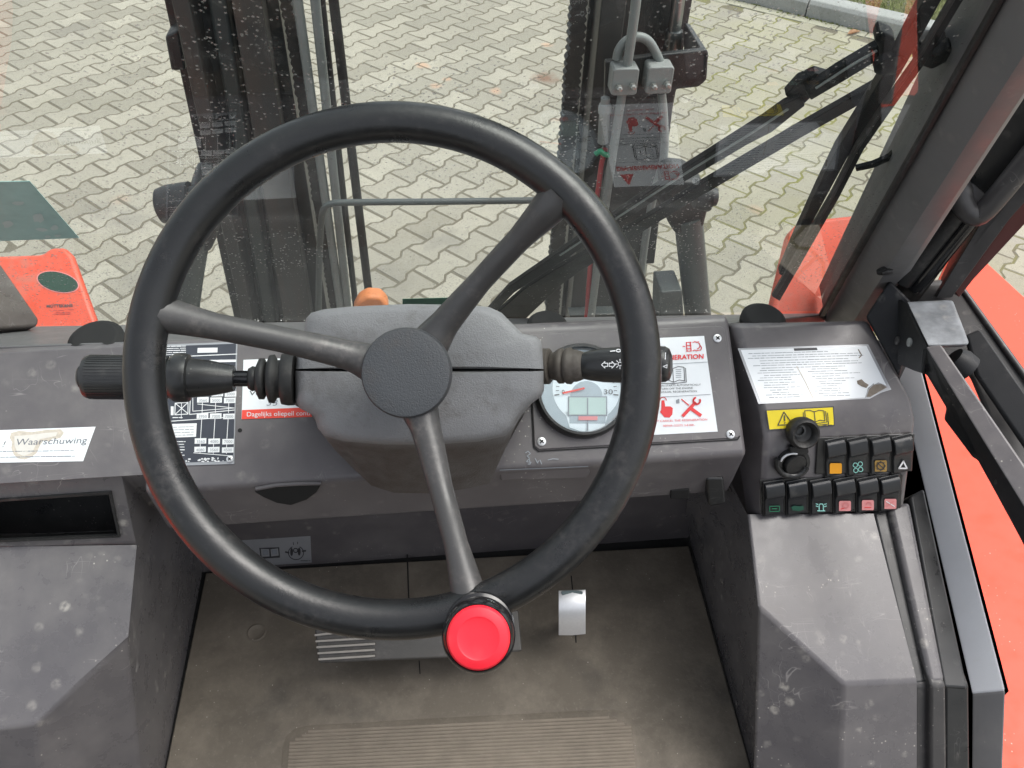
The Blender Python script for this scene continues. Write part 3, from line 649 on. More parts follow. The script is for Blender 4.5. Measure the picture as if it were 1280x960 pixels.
# ================================================================== DASHBOARD
def frame_poly(bm, outer, inner, deep, vec, mi_in=1):
    """a face with a pocket: outer outline, opening, back of the pocket"""
    n = len(outer); A = [bm.verts.new(Vector(p)) for p in outer]; B = [bm.verts.new(Vector(p)) for p in inner]; C_ = [bm.verts.new(Vector(p)) for p in deep]; D_ = [bm.verts.new(Vector(p)+Vector(vec)) for p in outer]
    for i in range(n):
        j = (i+1) % n; bm.faces.new((A[i], A[j], B[j], B[i])); f = bm.faces.new((B[i], B[j], C_[j], C_[i])); f.material_index = mi_in; bm.faces.new((A[j], A[i], D_[i], D_[j]))
    f = bm.faces.new(C_); f.material_index = mi_in
dash = thing('dashboard', 'dusty dark grey dashboard with a round gauge and stickers behind the steering wheel', 'dashboard', at(500, 620, .95))
T_, L_ = dpt(780, 403), dpt(790, 577); zf = onY(.583, 790, 624)[2]
XC = dpt(182, 520)[0]; P5 = dpt(182, 594.5)
bm = nb(); prism(bm, [(XC, y, z) for y, z in ((T_[1], T_[2]), (L_[1], L_[2]), (.583, zf), (.70, zf-.012), (.735, 1.40), (.735, T_[2]-.03), (T_[1]+.012, T_[2]-.004))], (.333-XC, 0, 0))
obj('body', bm, m_dash, dash, bevel=.010, seg=4)
bm = nb(); prism(bm, [(-.478, y, z) for y, z in ((T_[1], T_[2]), (P5[1], P5[2]), (P5[1]+.09, P5[2]-.012), (.735, 1.46), (.735, T_[2]-.03), (T_[1]+.012, T_[2]-.004))], (.478+XC, 0, 0))
obj('body', bm, m_dash, dash, bevel=.0015, seg=2)
bm = nb(); prism(bm, [dpt(-18, 433.5, -.006), dpt(905, 404.5, -.006), pp(GL, 1046, 391), pp(GL, -18, 408.5)], (0, 0, -.02)); obj('sill', bm, m_pillar, dash, bevel=.003)
sa_, sb_, sc3 = dpt(-190, 436, -.006), dpt(905, 404.5, -.006), pp(GL, -190, 409); SP = pl_of(sa_, np.cross(sb_-sa_, sc3-sa_))
for x, y, r in ((120, 424, .0262), (954, 398, .0235), (684, 406, .021)):
    b = pp(SP, x, y); bm = nb(); lathe(bm, b-np.array([0, 0, .008]), (0, -.1, 1), [(0, r*1.12), (.008, r*1.12), (.010, r), (.012, r*.94), (.013, r*.8), (.011, r*.3)], 28); obj('round_vent', bm, m_gap, dash, smooth=40)
# instrument panel
PQ = [(661, 419), (899, 408.5), (904, 412), (923.5, 543), (921, 548), (673, 562.5), (667.5, 558)]
bm = nb(); prism(bm, [dpt(x, y, -.002) for x, y in PQ], DP[1]*.0045); ip = obj('instrument_panel', bm, m_dash, dash, bevel=.001, seg=2)
pr = Print(DP); pr.line(m_gap, [(660, 419), (667, 559), (673, 564), (922, 549.5), (925, 545)], 1.4, .0012); pr.build(dash, 'panel_gap')
for x, y in ((896.5, 423), (913, 543), (677, 552)): screw_head(ip, DP, x, y, .0048, off=.0025)
# gauge
gc = dpt(727.5, 489, .0025); GR = .0530
bm = nb(); lathe(bm, gc, DP[1], [(-.01, GR), (.004, GR*1.0), (.009, GR*.985), (.0125, GR*.95), (.0125, GR*.90), (.007, GR*.875), (.0045, GR*.87), (-.004, GR*.86)], 64)
ga = obj('gauge', bm, m_black, dash, smooth=40)
GP2 = (gc+DP[1]*.0030, DP[1]); gx, gy = px_of(gc+DP[1]*.003); gs = 1.0
bm = nb(); lathe(bm, gc, DP[1], [(-.002, GR*.87), (.0028, GR*.87)], 48); obj('dial_rim', bm, m_dialrim, ga, smooth=30)
pr = Print(GP2); X0, Y0 = gx+4, gy-2
pr.circ(m_dialrim, gx, gy, 53, off=.0012, n=48); pr.circ(m_silver, gx, gy, 53, 2.4, off=.0020, n=48)
pr.circ(m_dial, X0+1, Y0-1, 42.5, off=.0016, n=48)
pr.poly(m_dial, [(X0-26, Y0+28), (X0+29, Y0+28), (X0+23, Y0+49), (X0+8, Y0+53), (X0-6, Y0+53), (X0-20, Y0+48)], .0016)
P_ = [(X0+1+20*math.cos(math.radians(a)), Y0+9-19*math.sin(math.radians(a))) for a in range(0, 181, 12)]; pr.poly(m_dialrim, P_, .0022)
pr.rect(m_inkgrey, X0-22, Y0+9, X0+27, Y0+34, off=.0022); pr.rect(m_lcd, X0-20.5, Y0+10.5, X0+25.5, Y0+32, off=.0026)
pr.rect(m_inkgrey, X0+1.7, Y0+11, X0+3.3, Y0+52, off=.003); pr.rect(m_dialrim, X0-20, Y0+31.5, X0+25, Y0+43, off=.002)
pr.rect(m_inkpink, X0-9, Y0+34, X0+15, Y0+39, off=.0032)
pr.text(m_ink, '30', X0+22, Y0+6.5, 9, 12, off=.003); pr.text(m_ink, '0', X0-30, Y0+6.5, 8, off=.003); pr.text(m_ink, '25', X0+21, Y0-10, 7, 9, off=.003); pr.text(m_ink, '20', X0+10, Y0-24, 7, 9, off=.003); pr.text(m_ink, '10', X0-14, Y0-24, 7, 9, off=.003)
for k in range(0, 25):
    a = math.radians(188-196*k/24); r1 = 40 if k % 4 == 0 else 38
    pr.line(m_ink, [(X0+1+34.5*math.cos(a), Y0+2-34.5*math.sin(a)), (X0+1+r1*math.cos(a), Y0+2-r1*math.sin(a))], 1.3 if k % 4 == 0 else .8, .003)
pr.line(m_redband, [(X0-28, Y0+5), (X0-12, Y0+1.5), (X0-2, Y0-1)], 2.4, .004)
pr.build(ga, 'dial_print')
bm = nb(); lathe(bm, gc+DP[1]*.0075, DP[1], [(0, GR*.885), (.0012, GR*.885)], 48); obj('lens', bm, m_lens, ga)
# regeneration sticker
sticker(ip, (DP[0]+DP[1]*.0025, DP[1]), ((789, 424), (880, 420), (897, 539.5), (792, 545)), m_white, 'white instruction sticker with red warnings')
pr = Print((DP[0]+DP[1]*.0029, DP[1]))
pr.text(m_inkred, 'DPF-REGENERATION', 797, 451, 8.2, 82.5, dx=(1, -.035), dy=(.0, -1), bold=.022); pr.line(m_inkgrey, [(800, 457), (885, 452.5)], .6)
pr.poly(m_inkred, [(800, 440), (809, 424.5), (818, 439.5)]); pr.text(m_inkwhite, '!', 807.5, 438, 9)
for dx in range(2): pr.line(m_inkred, [(858+5*dx, 428), (859+5*dx, 439)], 1.2)
for dy in (428, 432, 436, 439): pr.line(m_inkred, [(858, dy), (864, dy-.3)], .9)
for r, yy in ((0, 428), (0, 438.5)): pr.line(m_inkred, [(866, yy), (868.5, yy-1), (871, yy), (873.5, yy-.8)], 1)
pr.circ(m_inkred, 871, 432, 4, 1, a0=-60, a1=80); pr.circ(m_inkred, 874, 435, 3, 1, a0=-60, a1=80); pr.line(m_inkred, [(853.5, 433), (856.5, 433)], .9)
# open book
def book(p, m, x, y, w_, h_, wd=.9, sk=0):
    p.line(m, [(x, y), (x+sk, y+h_)], wd); p.line(m, [(x+w_, y), (x+w_+sk, y+h_)], wd); p.line(m, [(x+w_/2, y+h_*.1), (x+w_/2+sk, y+h_*1.1)], wd)
    for s_ in (0, h_):
        o_ = sk*s_/h_; p.line(m, [(x+o_, y+s_), (x+w_*.25+o_, y+s_-h_*.06), (x+w_*.5+o_, y+s_+h_*.1), (x+w_*.75+o_, y+s_-h_*.06), (x+w_+o_, y+s_)], wd)
book(pr, m_ink, 827, 459, 28, 17, .8, 1); pr.line(m_ink, [(825, 461), (826, 479), (842, 479.5), (858, 477.5), (857, 460)], .8)
pr.text(m_ink, 'i', 833, 472, 11); [pr.line(m_inkgrey, [(845, 462+2.4*k), (851.5, 461.8+2.4*k)], .7) for k in range(5)]
pr.text(m_ink, 'REGENERATION STARTS AUTOMATICALLY', 803, 484, 3.4, 73, dx=(1, -.03)); pr.text(m_ink, "DON'T TURN OFF THE ENGINE", 812, 487.6, 3.2, 54, dx=(1, -.03)); pr.text(m_ink, 'DURING MANUAL REGENERATION', 806, 491.8, 3.2, 65, dx=(1, -.03))
pr.line(m_inkgrey, [(800, 497.5), (888, 493)], .6)
pr.poly(m_inkred, [(826.5, 512), (827, 500.5), (830.5, 500.3), (831.5, 508), (838, 508), (841, 510), (840.5, 518), (837, 522), (830.5, 521.5), (825, 515)]); pr.circ(m_inkred, 829, 500.5, 4, .9, a0=180, a1=360)
pr.poly(m_inkgrey, [(845, 500), (849, 498.5), (849.5, 504), (845.5, 504.5)])
pr.line(m_inkred, [(854, 519.5), (869, 503.5)], 4.0, .0011); pr.circ(m_inkred, 871, 501, 4.2, 2.2, off=.0011, a0=-20, a1=250); pr.line(m_inkred, [(852, 499), (861, 506.5)], 1.3); pr.line(m_inkred, [(865, 511.5), (875.5, 519)], 4.3)
pr.text(m_inkred, 'DO NOT CANCEL THE REGENERATION', 806, 528.2, 3.6, 78, dx=(1, -.035)); pr.text(m_inkred, 'REPAIR COSTS: 5-8 000,-', 829, 533.5, 3.5, 40, dx=(1, -.03))
pr.build(ip, 'lettering')
# load capacity plate
cp = sticker(dash, DP, ((203, 431), (297, 427.5), (293, 580), (200, 583)), m_silver, 'black and silver capacity plate with diagrams', 'capacity_plate', .001)
pr = Print((DP[0]+DP[1]*.0011, DP[1]))
pr.poly(m_plate, [(205, 433), (295, 429.5), (291.5, 576), (203, 579)], .0003)
pr.rect(m_inkwhite, 247, 435, 272, 441, -.3, -.5)
for k in range(5): pr.scribble(m_inkwhite, 208, 232, 433+2.6*k, 1.0, -.02)
pr.line(m_inkwhite, [(206, 446.5), (296, 442.5)], 1); pr.rect(m_inkwhite, 262, 450, 295, 453, 0, -.6); pr.line(m_inkwhite, [(206, 455), (262, 453)], .8)
for yy, xs in ((461, (246, 263, 280)), (488.5, (248, 264.5, 281)), (496.5, (246.5, 263, 280)), (516.5, (246, 262.5, 279)), (548, (243.5, 260.5, 278)), (558.5, (243, 260, 277.5))):
    for i, x in enumerate(xs):
        pr.rect(m_inkwhite, x, yy+i*.4, x+14.5, yy+6.8+i*.4, -.2, -.4, .0008); pr.text(m_inkgrey, random.choice(('5000', '4500', '4080', '3560', '3950', '7000')), x+2, yy+5.6, 5, 10.5, off=.0011)
for i, x in enumerate((253, 269.5, 286)):
    pr.line(m_inkwhite, [(x, 503), (x-.4, 516)], .8); pr.line(m_inkwhite, [(x-.8, 523), (x-2.4, 549)], .8); pr.line(m_inkwhite, [(x-2.6, 555), (x-3, 567)], .8)
pr.line(m_inkwhite, [(247, 505), (293, 510)], .8); pr.line(m_inkwhite, [(238, 494), (237, 518), (293, 512.5)], 1.0); pr.line(m_inkwhite, [(241, 494), (241, 514), (293, 510)], .8); pr.line(m_inkwhite, [(206, 527), (292, 521)], 1); pr.line(m_inkwhite, [(242, 566), (291, 570)], .8)
pr.line(m_inkwhite, [(219, 504), (235, 503), (235, 517.5), (218.5, 518.5)], 1, closed=True); pr.line(m_inkwhite, [(219, 504), (235, 517)], .9); pr.line(m_inkwhite, [(235, 503), (219, 518)], .9); pr.line(m_inkwhite, [(227, 500), (226.5, 523)], .7); pr.rect(m_inkwhite, 213.5, 508, 217, 519); pr.scribble(m_inkwhite, 216, 228, 522, 1.2)
pr.rect(m_inkwhite, 215, 530, 246, 547, -1, -1); [pr.scribble(m_inkgrey, 217, 242, 534+3.4*k, .8, -.03) for k in range(4)]
for k in range(6): pr.scribble(m_inkwhite, 217+.8*k, 230+random.uniform(-3, 4), 552+3.4*k, 1)
for k in range(26): x = random.uniform(228, 289); pr.circ(m_inkwhite, x, 576.5-(x-228)*.03+random.uniform(-3, 1.5), random.uniform(.6, 2.2), ry=random.uniform(.5, 1.3), n=7)
pr.build(cp, 'diagram'); screw_head(cp, DP, 287.5, 574, .0036, off=.0012)
bm = nb(); lathe(bm, dpt(300, 538), DP[1], [(-.001, .0022), (.0006, .0022)], 12); obj('rivet_hole', bm, m_gap, dash)
# oil sticker
st = sticker(dash, DP, ((304.5, 450), (392, 446.5), (390, 521), (302, 524)), m_white, 'white and red oil level sticker')
pr = Print(DP); pr.poly(m_redband, [(302.6, 512.5), (390.5, 509), (390, 521), (302, 524)], .0007)
pr.text(m_inkwhite, 'Dagelijks oliepeil controleren', 308, 520.6, 8.2, 104, dx=(1, -.02), off=.0011); pr.text(m_ink, 'V001', 311, 494, 8, 25, off=.0010, shear=.2); pr.text(m_inkgrey, '33', 332, 507, 10.5, 14, off=.0010, shear=.25); pr.build(st, 'lettering')
# Waarschuwing sticker
st = sticker(dash, DP, ((-90, 541), (119.5, 533.5), (104, 576.5), (-90, 580)), m_white, 'white warning sticker with a brown stain')
m_stain = flat('stain', (.56, .50, .42), .6, var=.35, sc=300); m_stain2 = flat('stain_pale', (.66, .63, .58), .5, var=.12, sc=200)
pr = Print(DP); pr.poly(m_stain, [(14, 541), (24, 538.5), (40, 540), (60, 537), (76, 536.5), (80, 541), (76, 547), (70, 549), (66, 548), (61, 552), (54, 551), (50, 557), (46, 566), (40, 571), (31, 574.5), (22, 573), (17, 568), (14, 560), (15, 553), (12, 547)], .0006)
pr.poly(m_stain2, [(18, 545), (38, 543.5), (58, 541), (72, 540), (70, 545), (60, 547), (50, 549), (45, 556), (40, 566), (30, 570), (22, 567), (18, 556)], .0008)
pr.text(m_inkmid, 'Waarschuwing', 19, 556.5, 11.5, 89, dx=(1, -.03), dy=(.28, -1)); pr.text(m_ink, '!', 2, 559, 11, dx=(1, 0), dy=(.45, -1)); pr.scribble(m_inkgrey, -60, 94, 565.5, 1.1, -.016); pr.scribble(m_inkgrey, -60, 94, 572.5, 1.1, -.016); pr.build(st, 'lettering')
# finger recess, slot and paint scribbles on the front
FP = pl_of(np.array([0, .5735, 1.462]), (0, -.995, .08))
bm = nb(); prism(bm, [pp(FP, x, y) for x, y in ((318, 612), (330, 606), (360, 604), (390, 602), (402, 603), (396, 613), (384, 622), (364, 629), (346, 626), (330, 619))], FP[1]*.004); fr_ = obj('finger_pull', bm, m_gap, dash, bevel=.002)
bm = nb(); tube(bm, [pp(FP, x, y, .004) for x, y in ((320, 611), (345, 606.5), (375, 604.5), (401, 604))], .0022, 8); obj('pull_edge', bm, m_dash, fr_, smooth=60)
bm = nb(); prism(bm, [pp(FP, x, y) for x, y in ((624, 588), (736, 583), (737, 590), (733, 596), (627, 599))], FP[1]*.0018); obj('fuse_flap', bm, m_dash, dash, bevel=.001)
pr = Print((FP[0]+FP[1]*.002, FP[1])); pr.line(m_inkgrey, [(625, 587.6), (735, 583)], 1.2); pr.build(dash, 'scratch')
LP = (DP[0], DP[1]); pr = Print(LP)
for P_ in ([(657, 566), (660, 564), (663, 567), (659, 570), (662, 573), (658, 577), (664, 578)], [(661, 571), (663, 580), (660, 580)], [(669, 573), (672, 579), (673, 576)], [(675, 575), (677, 580)], [(685, 575), (691, 573.5), (698, 574)]): pr.line(m_inkgrey, P_, 1.1, .0012)
pr.build(dash, 'paint_mark')
bm = nb(); c = at(892, 612, .93); prism(bm, [at(883, 598, .945), at(905, 598, .945), at(908, 630, .965), at(886, 634, .965)], (0, .03, 0)); obj('cable_catch', bm, m_black, dash, bevel=.003)
bm = nb(); prism(bm, [at(838, 613, .96), at(862, 612, .96), at(862, 624, .97), at(838, 625, .97)], (0, .02, 0)); obj('dark_hole', bm, m_gap, dash, bevel=.002)  # dark hole, its shade given by a black block
# ================================================================== FOOTWELL
ZF = 1.10
bm = nb(); prism(bm, [(-.9, -.25, ZF-.008), (.75, -.25, ZF-.008), (.75, .76, ZF-.008), (-.9, .76, ZF-.008)], (0, 0, -.05)); obj('cab_floor', bm, m_gap, kind='structure')
TW = pl_of((0, .728, 1.3), (0, -1, .0))
bm = nb(); prism(bm, [(-.62, .728, ZF-.008), (.60, .728, ZF-.008), (.60, .728, 1.47), (-.62, .728, 1.47)], (0, .02, 0)); tw = obj('footwell_wall', bm, m_dash, kind='structure')
st = sticker(tw, TW, ((300, 675.5), (388, 670), (389.5, 703), (300, 708.5)), m_silver, 'grey sticker with a book symbol')
pr = Print(TW); pr.poly(m_ink, [(324, 685), (349, 684), (350, 697), (326, 698.5)]); pr.poly(m_silver, [(326, 686), (336.5, 686.5), (337, 695.5), (327, 696)], .0009); pr.poly(m_silver, [(338, 686.5), (347.5, 685.5), (348.5, 694.5), (339, 695.5)], .0009); pr.poly(m_inkgrey, [(328, 687.5), (335, 687.5), (335.5, 693.5), (328.5, 694)], .0012); pr.poly(m_inkgrey, [(339.5, 687.5), (346, 687), (346.5, 692.5), (340, 693.5)], .0012)
pr.circ(m_ink, 370, 691, 9.5, 1.0, ry=8.5, a0=-60, a1=240); pr.circ(m_ink, 364.5, 690, 1.8, ry=5); pr.circ(m_ink, 374, 689.5, 1.8, ry=5); pr.circ(m_ink, 369.5, 688, 2.6, 1.1); pr.line(m_ink, [(357, 690), (361, 691)], 2); pr.line(m_ink, [(378, 689), (382, 688.5)], 2); pr.scribble(m_ink, 376, 388, 701, .8); pr.line(m_ink, [(367, 681), (366.5, 678)], .8); pr.line(m_ink, [(372, 680), (372, 677.5)], .8); pr.build(st, 'symbols')
def mat_mat():
    q = NT('floor_mat_rubber'); c = q.mix(q.noise(5, 5, .65), (.078, .066, .051), (.152, .130, .102))
    c = q.mix(q.ramp(q.noise(17, 6, .7, None, .15), .44, .74, 0, .6), c, (.22, .19, .152)); c = q.mix(q.ramp(q.noise(9, 5, .6), .58, .72, 0, .6), c, (.05, .046, .04))
    c = q.mix(q.ramp(q.noise(190, 3, .7), .58, .75, 0, .4), c, (.22, .20, .17)); v = q.math('MULTIPLY', q.ramp(q.voro(80), .07, .04), q.ramp(q.noise(17, 2), .45, .55)); c = q.mix(v, c, (.38, .35, .30))
    q.col(c); q.rough(.72); q.bump(q.math('ADD', q.noise(150, 4, .7), q.noise(30, 5, .6)), .35, .0015); return q.m
m_mat = mat_mat()
fm = thing('floor_mat', 'worn brown-grey rubber floor mat with a ribbed panel on the cab floor', 'floor mat', (0, .6, ZF))
mp = [onZ(ZF, x, y) for x, y in ((257, 716), (861, 682), (938.5, 960))]; L2 = onZ(ZF, 207, 960)
ex = lambda p, q_: tuple(np.array(q_)+(np.array(q_)-np.array(p))*1.4)
bm = nb(); prism(bm, [mp[0], mp[1], ex(mp[1], mp[2]), ex(mp[0], L2)], (0, 0, -.009)); obj('mat', bm, m_mat, fm, bevel=.002)
# raised rubber border of the panel and its ribs
RP = [(348, 1010), (353, 935), (358, 920), (368, 911), (385, 907), (560, 897), (740, 888), (770, 887), (786, 893), (795, 906), (806, 1010)]
PZ = pl_of((0, 0, ZF), (0, 0, 1))
bm = nb(); ci = [(580+(x-580)*.972, 965+(y-965)*.93) for x, y in RP]
A = [pp(PZ, x, y, .0002) for x, y in RP]; B = [pp(PZ, x, y, .0022) for x, y in ci]
va = [bm.verts.new(Vector(p)) for p in A]; vb = [bm.verts.new(Vector(p)) for p in B]
for i in range(len(RP)-1): bm.faces.new((va[i], va[i+1], vb[i+1], vb[i]))
bm.faces.new(vb); obj('panel_base', bm, m_mat, fm, smooth=60, label='ribbed lighter panel at the bottom of the mat')
bm = nb(); y = 905.0
while y < 1005:
    t = max(0.0, (918-y)/13); xl, xr = 362+t*22-(y-918)*.08, 787-t*26+(y-900)*.11; sl = -.047
    def rp(x, off): return pp(PZ, x, y+sl*(x-575), off)
    N = 10; top = [rp(xl+(xr-xl)*i/N, .0034) for i in range(N+1)]; d = np.array([0, .0019, 0])
    for i in range(N):
        a, b = top[i], top[i+1]; z = np.array([0, 0, .0013])
        q4 = [a-d-z, b-d-z, b-d*.45, a-d*.45, a+d*.45, b+d*.45, b+d-z, a+d-z]; vs = [bm.verts.new(Vector(p)) for p in q4]
        bm.faces.new((vs[0], vs[1], vs[2], vs[3])); bm.faces.new((vs[3], vs[2], vs[5], vs[4])); bm.faces.new((vs[4], vs[5], vs[6], vs[7]))
    y += 4.5
m_ribs = flat('mat_rib', (.185, .157, .124), .75, var=.3, sc=40); obj('rib', bm, m_ribs, fm, kind='stuff')
for P_, wd in (([(509, 690), (511, 752)], 1.8), ([(714, 720), (718, 760), (720, 803)], 1.5), ([(524, 826), (525, 842)], 1.2)):
    pr = Print(PZ); pr.line(m_gap, P_, wd, .0004); pr.build(fm, 'mat_cut')
bm = nb(); c = onZ(ZF, 321, 791); lathe(bm, c, (0, 0, 1), [(-.004, .0135), (.0012, .0135), (.0022, .0115), (.001, .0095), (.0008, .004)], 24); obj('mat_button', bm, m_mat, fm, smooth=40)
# unseen wall behind the driver, added to darken surfaces that face it
bm = nb(); prism(bm, [(-.85, -.72, 1.04), (.78, -.72, 1.04), (.78, -.80, 1.95), (-.85, -.80, 1.95)], (0, -.04, 0)); obj('unseen_rear_wall', bm, m_dark, kind='structure', bevel=.02)
# pedals
bp = thing('brake_pedal', 'wide ribbed black brake pedal low under the bottom of the steering wheel rim', 'pedal', at(520, 795, 1.05))
BP = plane(520, 795, 1.06, 62); q4 = [(392, 778), (648, 762), (653, 814), (566, 822), (398, 829)]
m_pedal = rubber('pedal_rubber', (.06, .057, .052), .5, 1.0); m_rib = flat('pedal_rib', (.30, .28, .25), .6, var=.25)
bm = nb(); prism(bm, [pp(BP, *p) for p in q4], -BP[1]*.016); pd = obj('pad', bm, m_pedal, bp, bevel=.003)
for k, yy in enumerate((792, 799.5, 807, 814.5, 822)):
    x1 = 430 if k == 0 else 469; bm = nb(); a, b = np.array([393.5+k*1.2, yy+2.2]), np.array([x1, yy-2.2]); h_ = np.array([0, 1.5]); prism(bm, [pp(BP, *(a-h_)), pp(BP, *(b-h_)), pp(BP, *(b+h_)), pp(BP, *(a+h_))], BP[1]*.005); obj('rib', bm, m_rib, pd, bevel=.001)
bm = nb(); tube(bm, [pp(BP, 530, 795, -.012), pp(BP, 530, 795, -.05), onZ(ZF, 530, 790)], .012, 10); obj('stem', bm, m_black, bp, smooth=50)
ac = thing('steel_pedal', 'small bright steel pedal tip curving up at the right of the red knob', 'pedal', at(715, 765, 1.08))
bm = nb(); rings = []
for k in range(11):
    t = k/10; y = 738+55*t; lift = .016*math.sin(math.pi*(.15+.85*t)); d = 1.09-lift
    l, r = at(698.5, y+1, d), at(732, y-.5, d); th = -FW*.003; rings.append([l, l*.5+r*.5+(-FW)*.003, r, r-th, l*.5+r*.5-th, l-th])
loft(bm, rings); so = obj('tread', bm, m_steel, ac, smooth=45)
bm = nb(); pts = [at(715+13.5*math.cos(a), 739.5+(10.5*math.sin(a) if math.sin(a) > 0 else 1.5*math.sin(a)), 1.0795) for a in np.linspace(0, 6.283, 22)[:-1]]; prism(bm, pts, -FW*.0009); obj('shaded_recess', bm, flat('pedal_dark', (.09, .12, .12), .5), ac)  # flat dark patch standing in for the shade of the end recess
bm = nb(); tube(bm, [at(715, 770, 1.085), at(716, 775, 1.16), onZ(ZF, 719, 790)], .008, 8); obj('stem', bm, m_black, ac, smooth=50)
# ================================================================== SIDE CONSOLES
lc = thing('side_console', 'faceted dark grey console on the left with an open slot, shining in pale light', 'console', at(80, 700, .9), 'side consoles')
W1 = (dpt(75, 594, .0012), pl_of((0, 0, 0), (0, -math.cos(math.radians(12)), math.sin(math.radians(12))))[1])
def w1(x, y, o=0): return pp(W1, x, y, o)
K1 = (w1(80, 681), pl_of((0, 0, 0), (.0, -math.cos(math.radians(66)), math.sin(math.radians(66))))[1])
def k1(x, y, o=0): return pp(K1, x, y, o)
bm = nb(); dp_ = (0, .05, .012)
frame_poly(bm, [w1(-42, 603.5), w1(152, 591.3), w1(171, 681), w1(-42, 684)], [w1(-30, 627), w1(137, 616), w1(148, 667), w1(-30, 674)], [w1(-30, 629, -.05), w1(134, 618, -.05), w1(144, 664, -.05), w1(-30, 671, -.05)], (0, .06, -.05))
sl_ = obj('slot_panel', bm, [m_dashL, m_black], lc, bevel=.0015)
bm = nb(); R2 = [[w1(-30, 627), w1(137, 616), w1(148, 667), w1(-30, 674)], [w1(-30, 624.5), w1(139.5, 613), w1(151, 669.5), w1(-30, 677)]]
loft(bm, [R2[0], [np.array(p)+W1[1]*.003 for p in R2[0]], [np.array(p)+W1[1]*.003 for p in R2[1]], R2[1]], False, False); obj('slot_rim', bm, m_black, lc)
B1, Cc = k1(158, 803), k1(45, 905); K1F = (Cc, pl_of((0, 0, 0), (0, -math.cos(math.radians(20)), math.sin(math.radians(20))))[1]); G1, E1 = pp(K1F, 50, 1000), pp(K1F, -42, 1010); F1 = pp(pl_of(B1, np.cross(Cc-B1, G1-B1)), 178, 1000)
fl0, fl1 = onZ(ZF-.004, 253, 714), onZ(ZF-.004, 203, 975); wtop = at(196, 636, .955)
bm = nb()
for f in ([k1(-42, 684), k1(171, 681), B1, Cc, k1(-42, 916)], [B1, F1, G1, Cc], [k1(-42, 916), Cc, G1, E1], ): face(bm, f)
face(bm, [w1(152, 591.3), wtop, w1(171, 681)]); face(bm, [w1(152, 591.3), dpt(188, 592, .0005), wtop]); face(bm, [w1(171, 681), wtop, fl0, B1]); face(bm, [B1, fl0, fl1]); face(bm, [B1, fl1, F1])
face(bm, [wtop, wtop+np.array([0, .12, .0]), fl0+np.array([0, .08, 0]), fl0])
bmesh.ops.remove_doubles(bm, verts=bm.verts, dist=.0002)
obj('shell', bm, m_dashL, lc, bevel=.004, seg=3)
bm = nb(); prism(bm, [(-.50, -.3, 1.05), (-.50, .74, 1.05), (-.50, .74, 1.30), (-.50, -.3, 1.22)], (-.03, 0, 0)); obj('unseen_side_wall', bm, m_dark, kind='structure')  # unseen left wall, added with the rear one to shade the interior
P1_ = plane(1000, 400, .965, 62); P2_ = pl_of(pp(P1_, 1000, 512), (0, -math.cos(math.radians(42)), math.sin(math.radians(42)))); P3_ = pl_of(pp(P2_, 1000, 541), (0, -math.cos(math.radians(19)), math.sin(math.radians(19))))
rc = thing('side_console', 'faceted dark grey console below the switch box beside the right door', 'console', at(1040, 760, .9), 'side consoles')
K2 = (pp(P3_, 1010, 645), plane(0, 0, 1, 67)[1])
def k2(x, y, o=0): return pp(K2, x, y, o)
A2, B2, C2, D2, E2 = k2(934, 643), k2(948, 758), k2(1055, 855), k2(1146, 851), k2(1092, 642)
K2F = (C2, pl_of((0, 0, 0), (.0, -math.cos(math.radians(34)), math.sin(math.radians(34))))[1])
G2, H2 = pp(K2F, 1050, 1000), pp(K2F, 1146, 1000); F2 = pp(pl_of(B2, np.cross(C2-B2, G2-B2)), 941, 1000)
fr0, fr1 = onZ(ZF-.004, 864, 680), onZ(ZF-.004, 943, 975); top0 = at(908, 592, .96)
bm = nb()
for f in ([A2, B2, C2, D2, E2], [B2, F2, G2, C2], [C2, G2, H2, D2], [top0, A2, B2, fr0], [B2, fr1, fr0], [B2, F2, fr1], [top0, fr0, onZ(ZF, 862, 676)+np.array([0, .03, 0]), at(862, 596, 1.03)]): face(bm, f)
bmesh.ops.remove_doubles(bm, verts=bm.verts, dist=.0002); obj('shell', bm, m_dashL, rc, bevel=.004, seg=3)
# moulded ribs and black step between the console and the door sill
def strip(parent, name, mat, pts, vec=(.0, .02, -.05), bevel=.004, label=None):
    bm = nb(); prism(bm, pts, vec); return obj(name, bm, mat, parent, bevel=bevel, seg=3, label=label)
strip(rc, 'moulded_rib', m_black, [k2(1091, 637, -.006), k2(1114, 634, -.006), k2(1166, 853, -.006), k2(1143, 856, -.006)])
strip(rc, 'moulded_rib', m_dashL, [k2(1113, 634, .004), k2(1138, 626, .004), k2(1183, 853, .004), k2(1163, 855, .004)], bevel=.006)
strip(rc, 'moulded_rib', m_black, [k2(1137, 620, -.006), k2(1156, 610, -.006), k2(1211, 862, -.006), k2(1180, 860, -.006)])
lowv = lambda p, q_: [p, q_, pp((p, K2F[1]), *(np.array(px_of(q_))+np.array([1.5, 150]))), pp((p, K2F[1]), *(np.array(px_of(p))+np.array([0, 150])))]
for nm, mt, x0, x1, o_ in (('moulded_rib', m_dark, 1143, 1164, -.006), ('moulded_rib', m_dark, 1163, 1183, .004), ('moulded_rib', m_black, 1181, 1212, -.006)):
    strip(rc, nm, mt, lowv(k2(x0, 856, o_), k2(x1, 857, o_)), (0, .04, .01), .004)
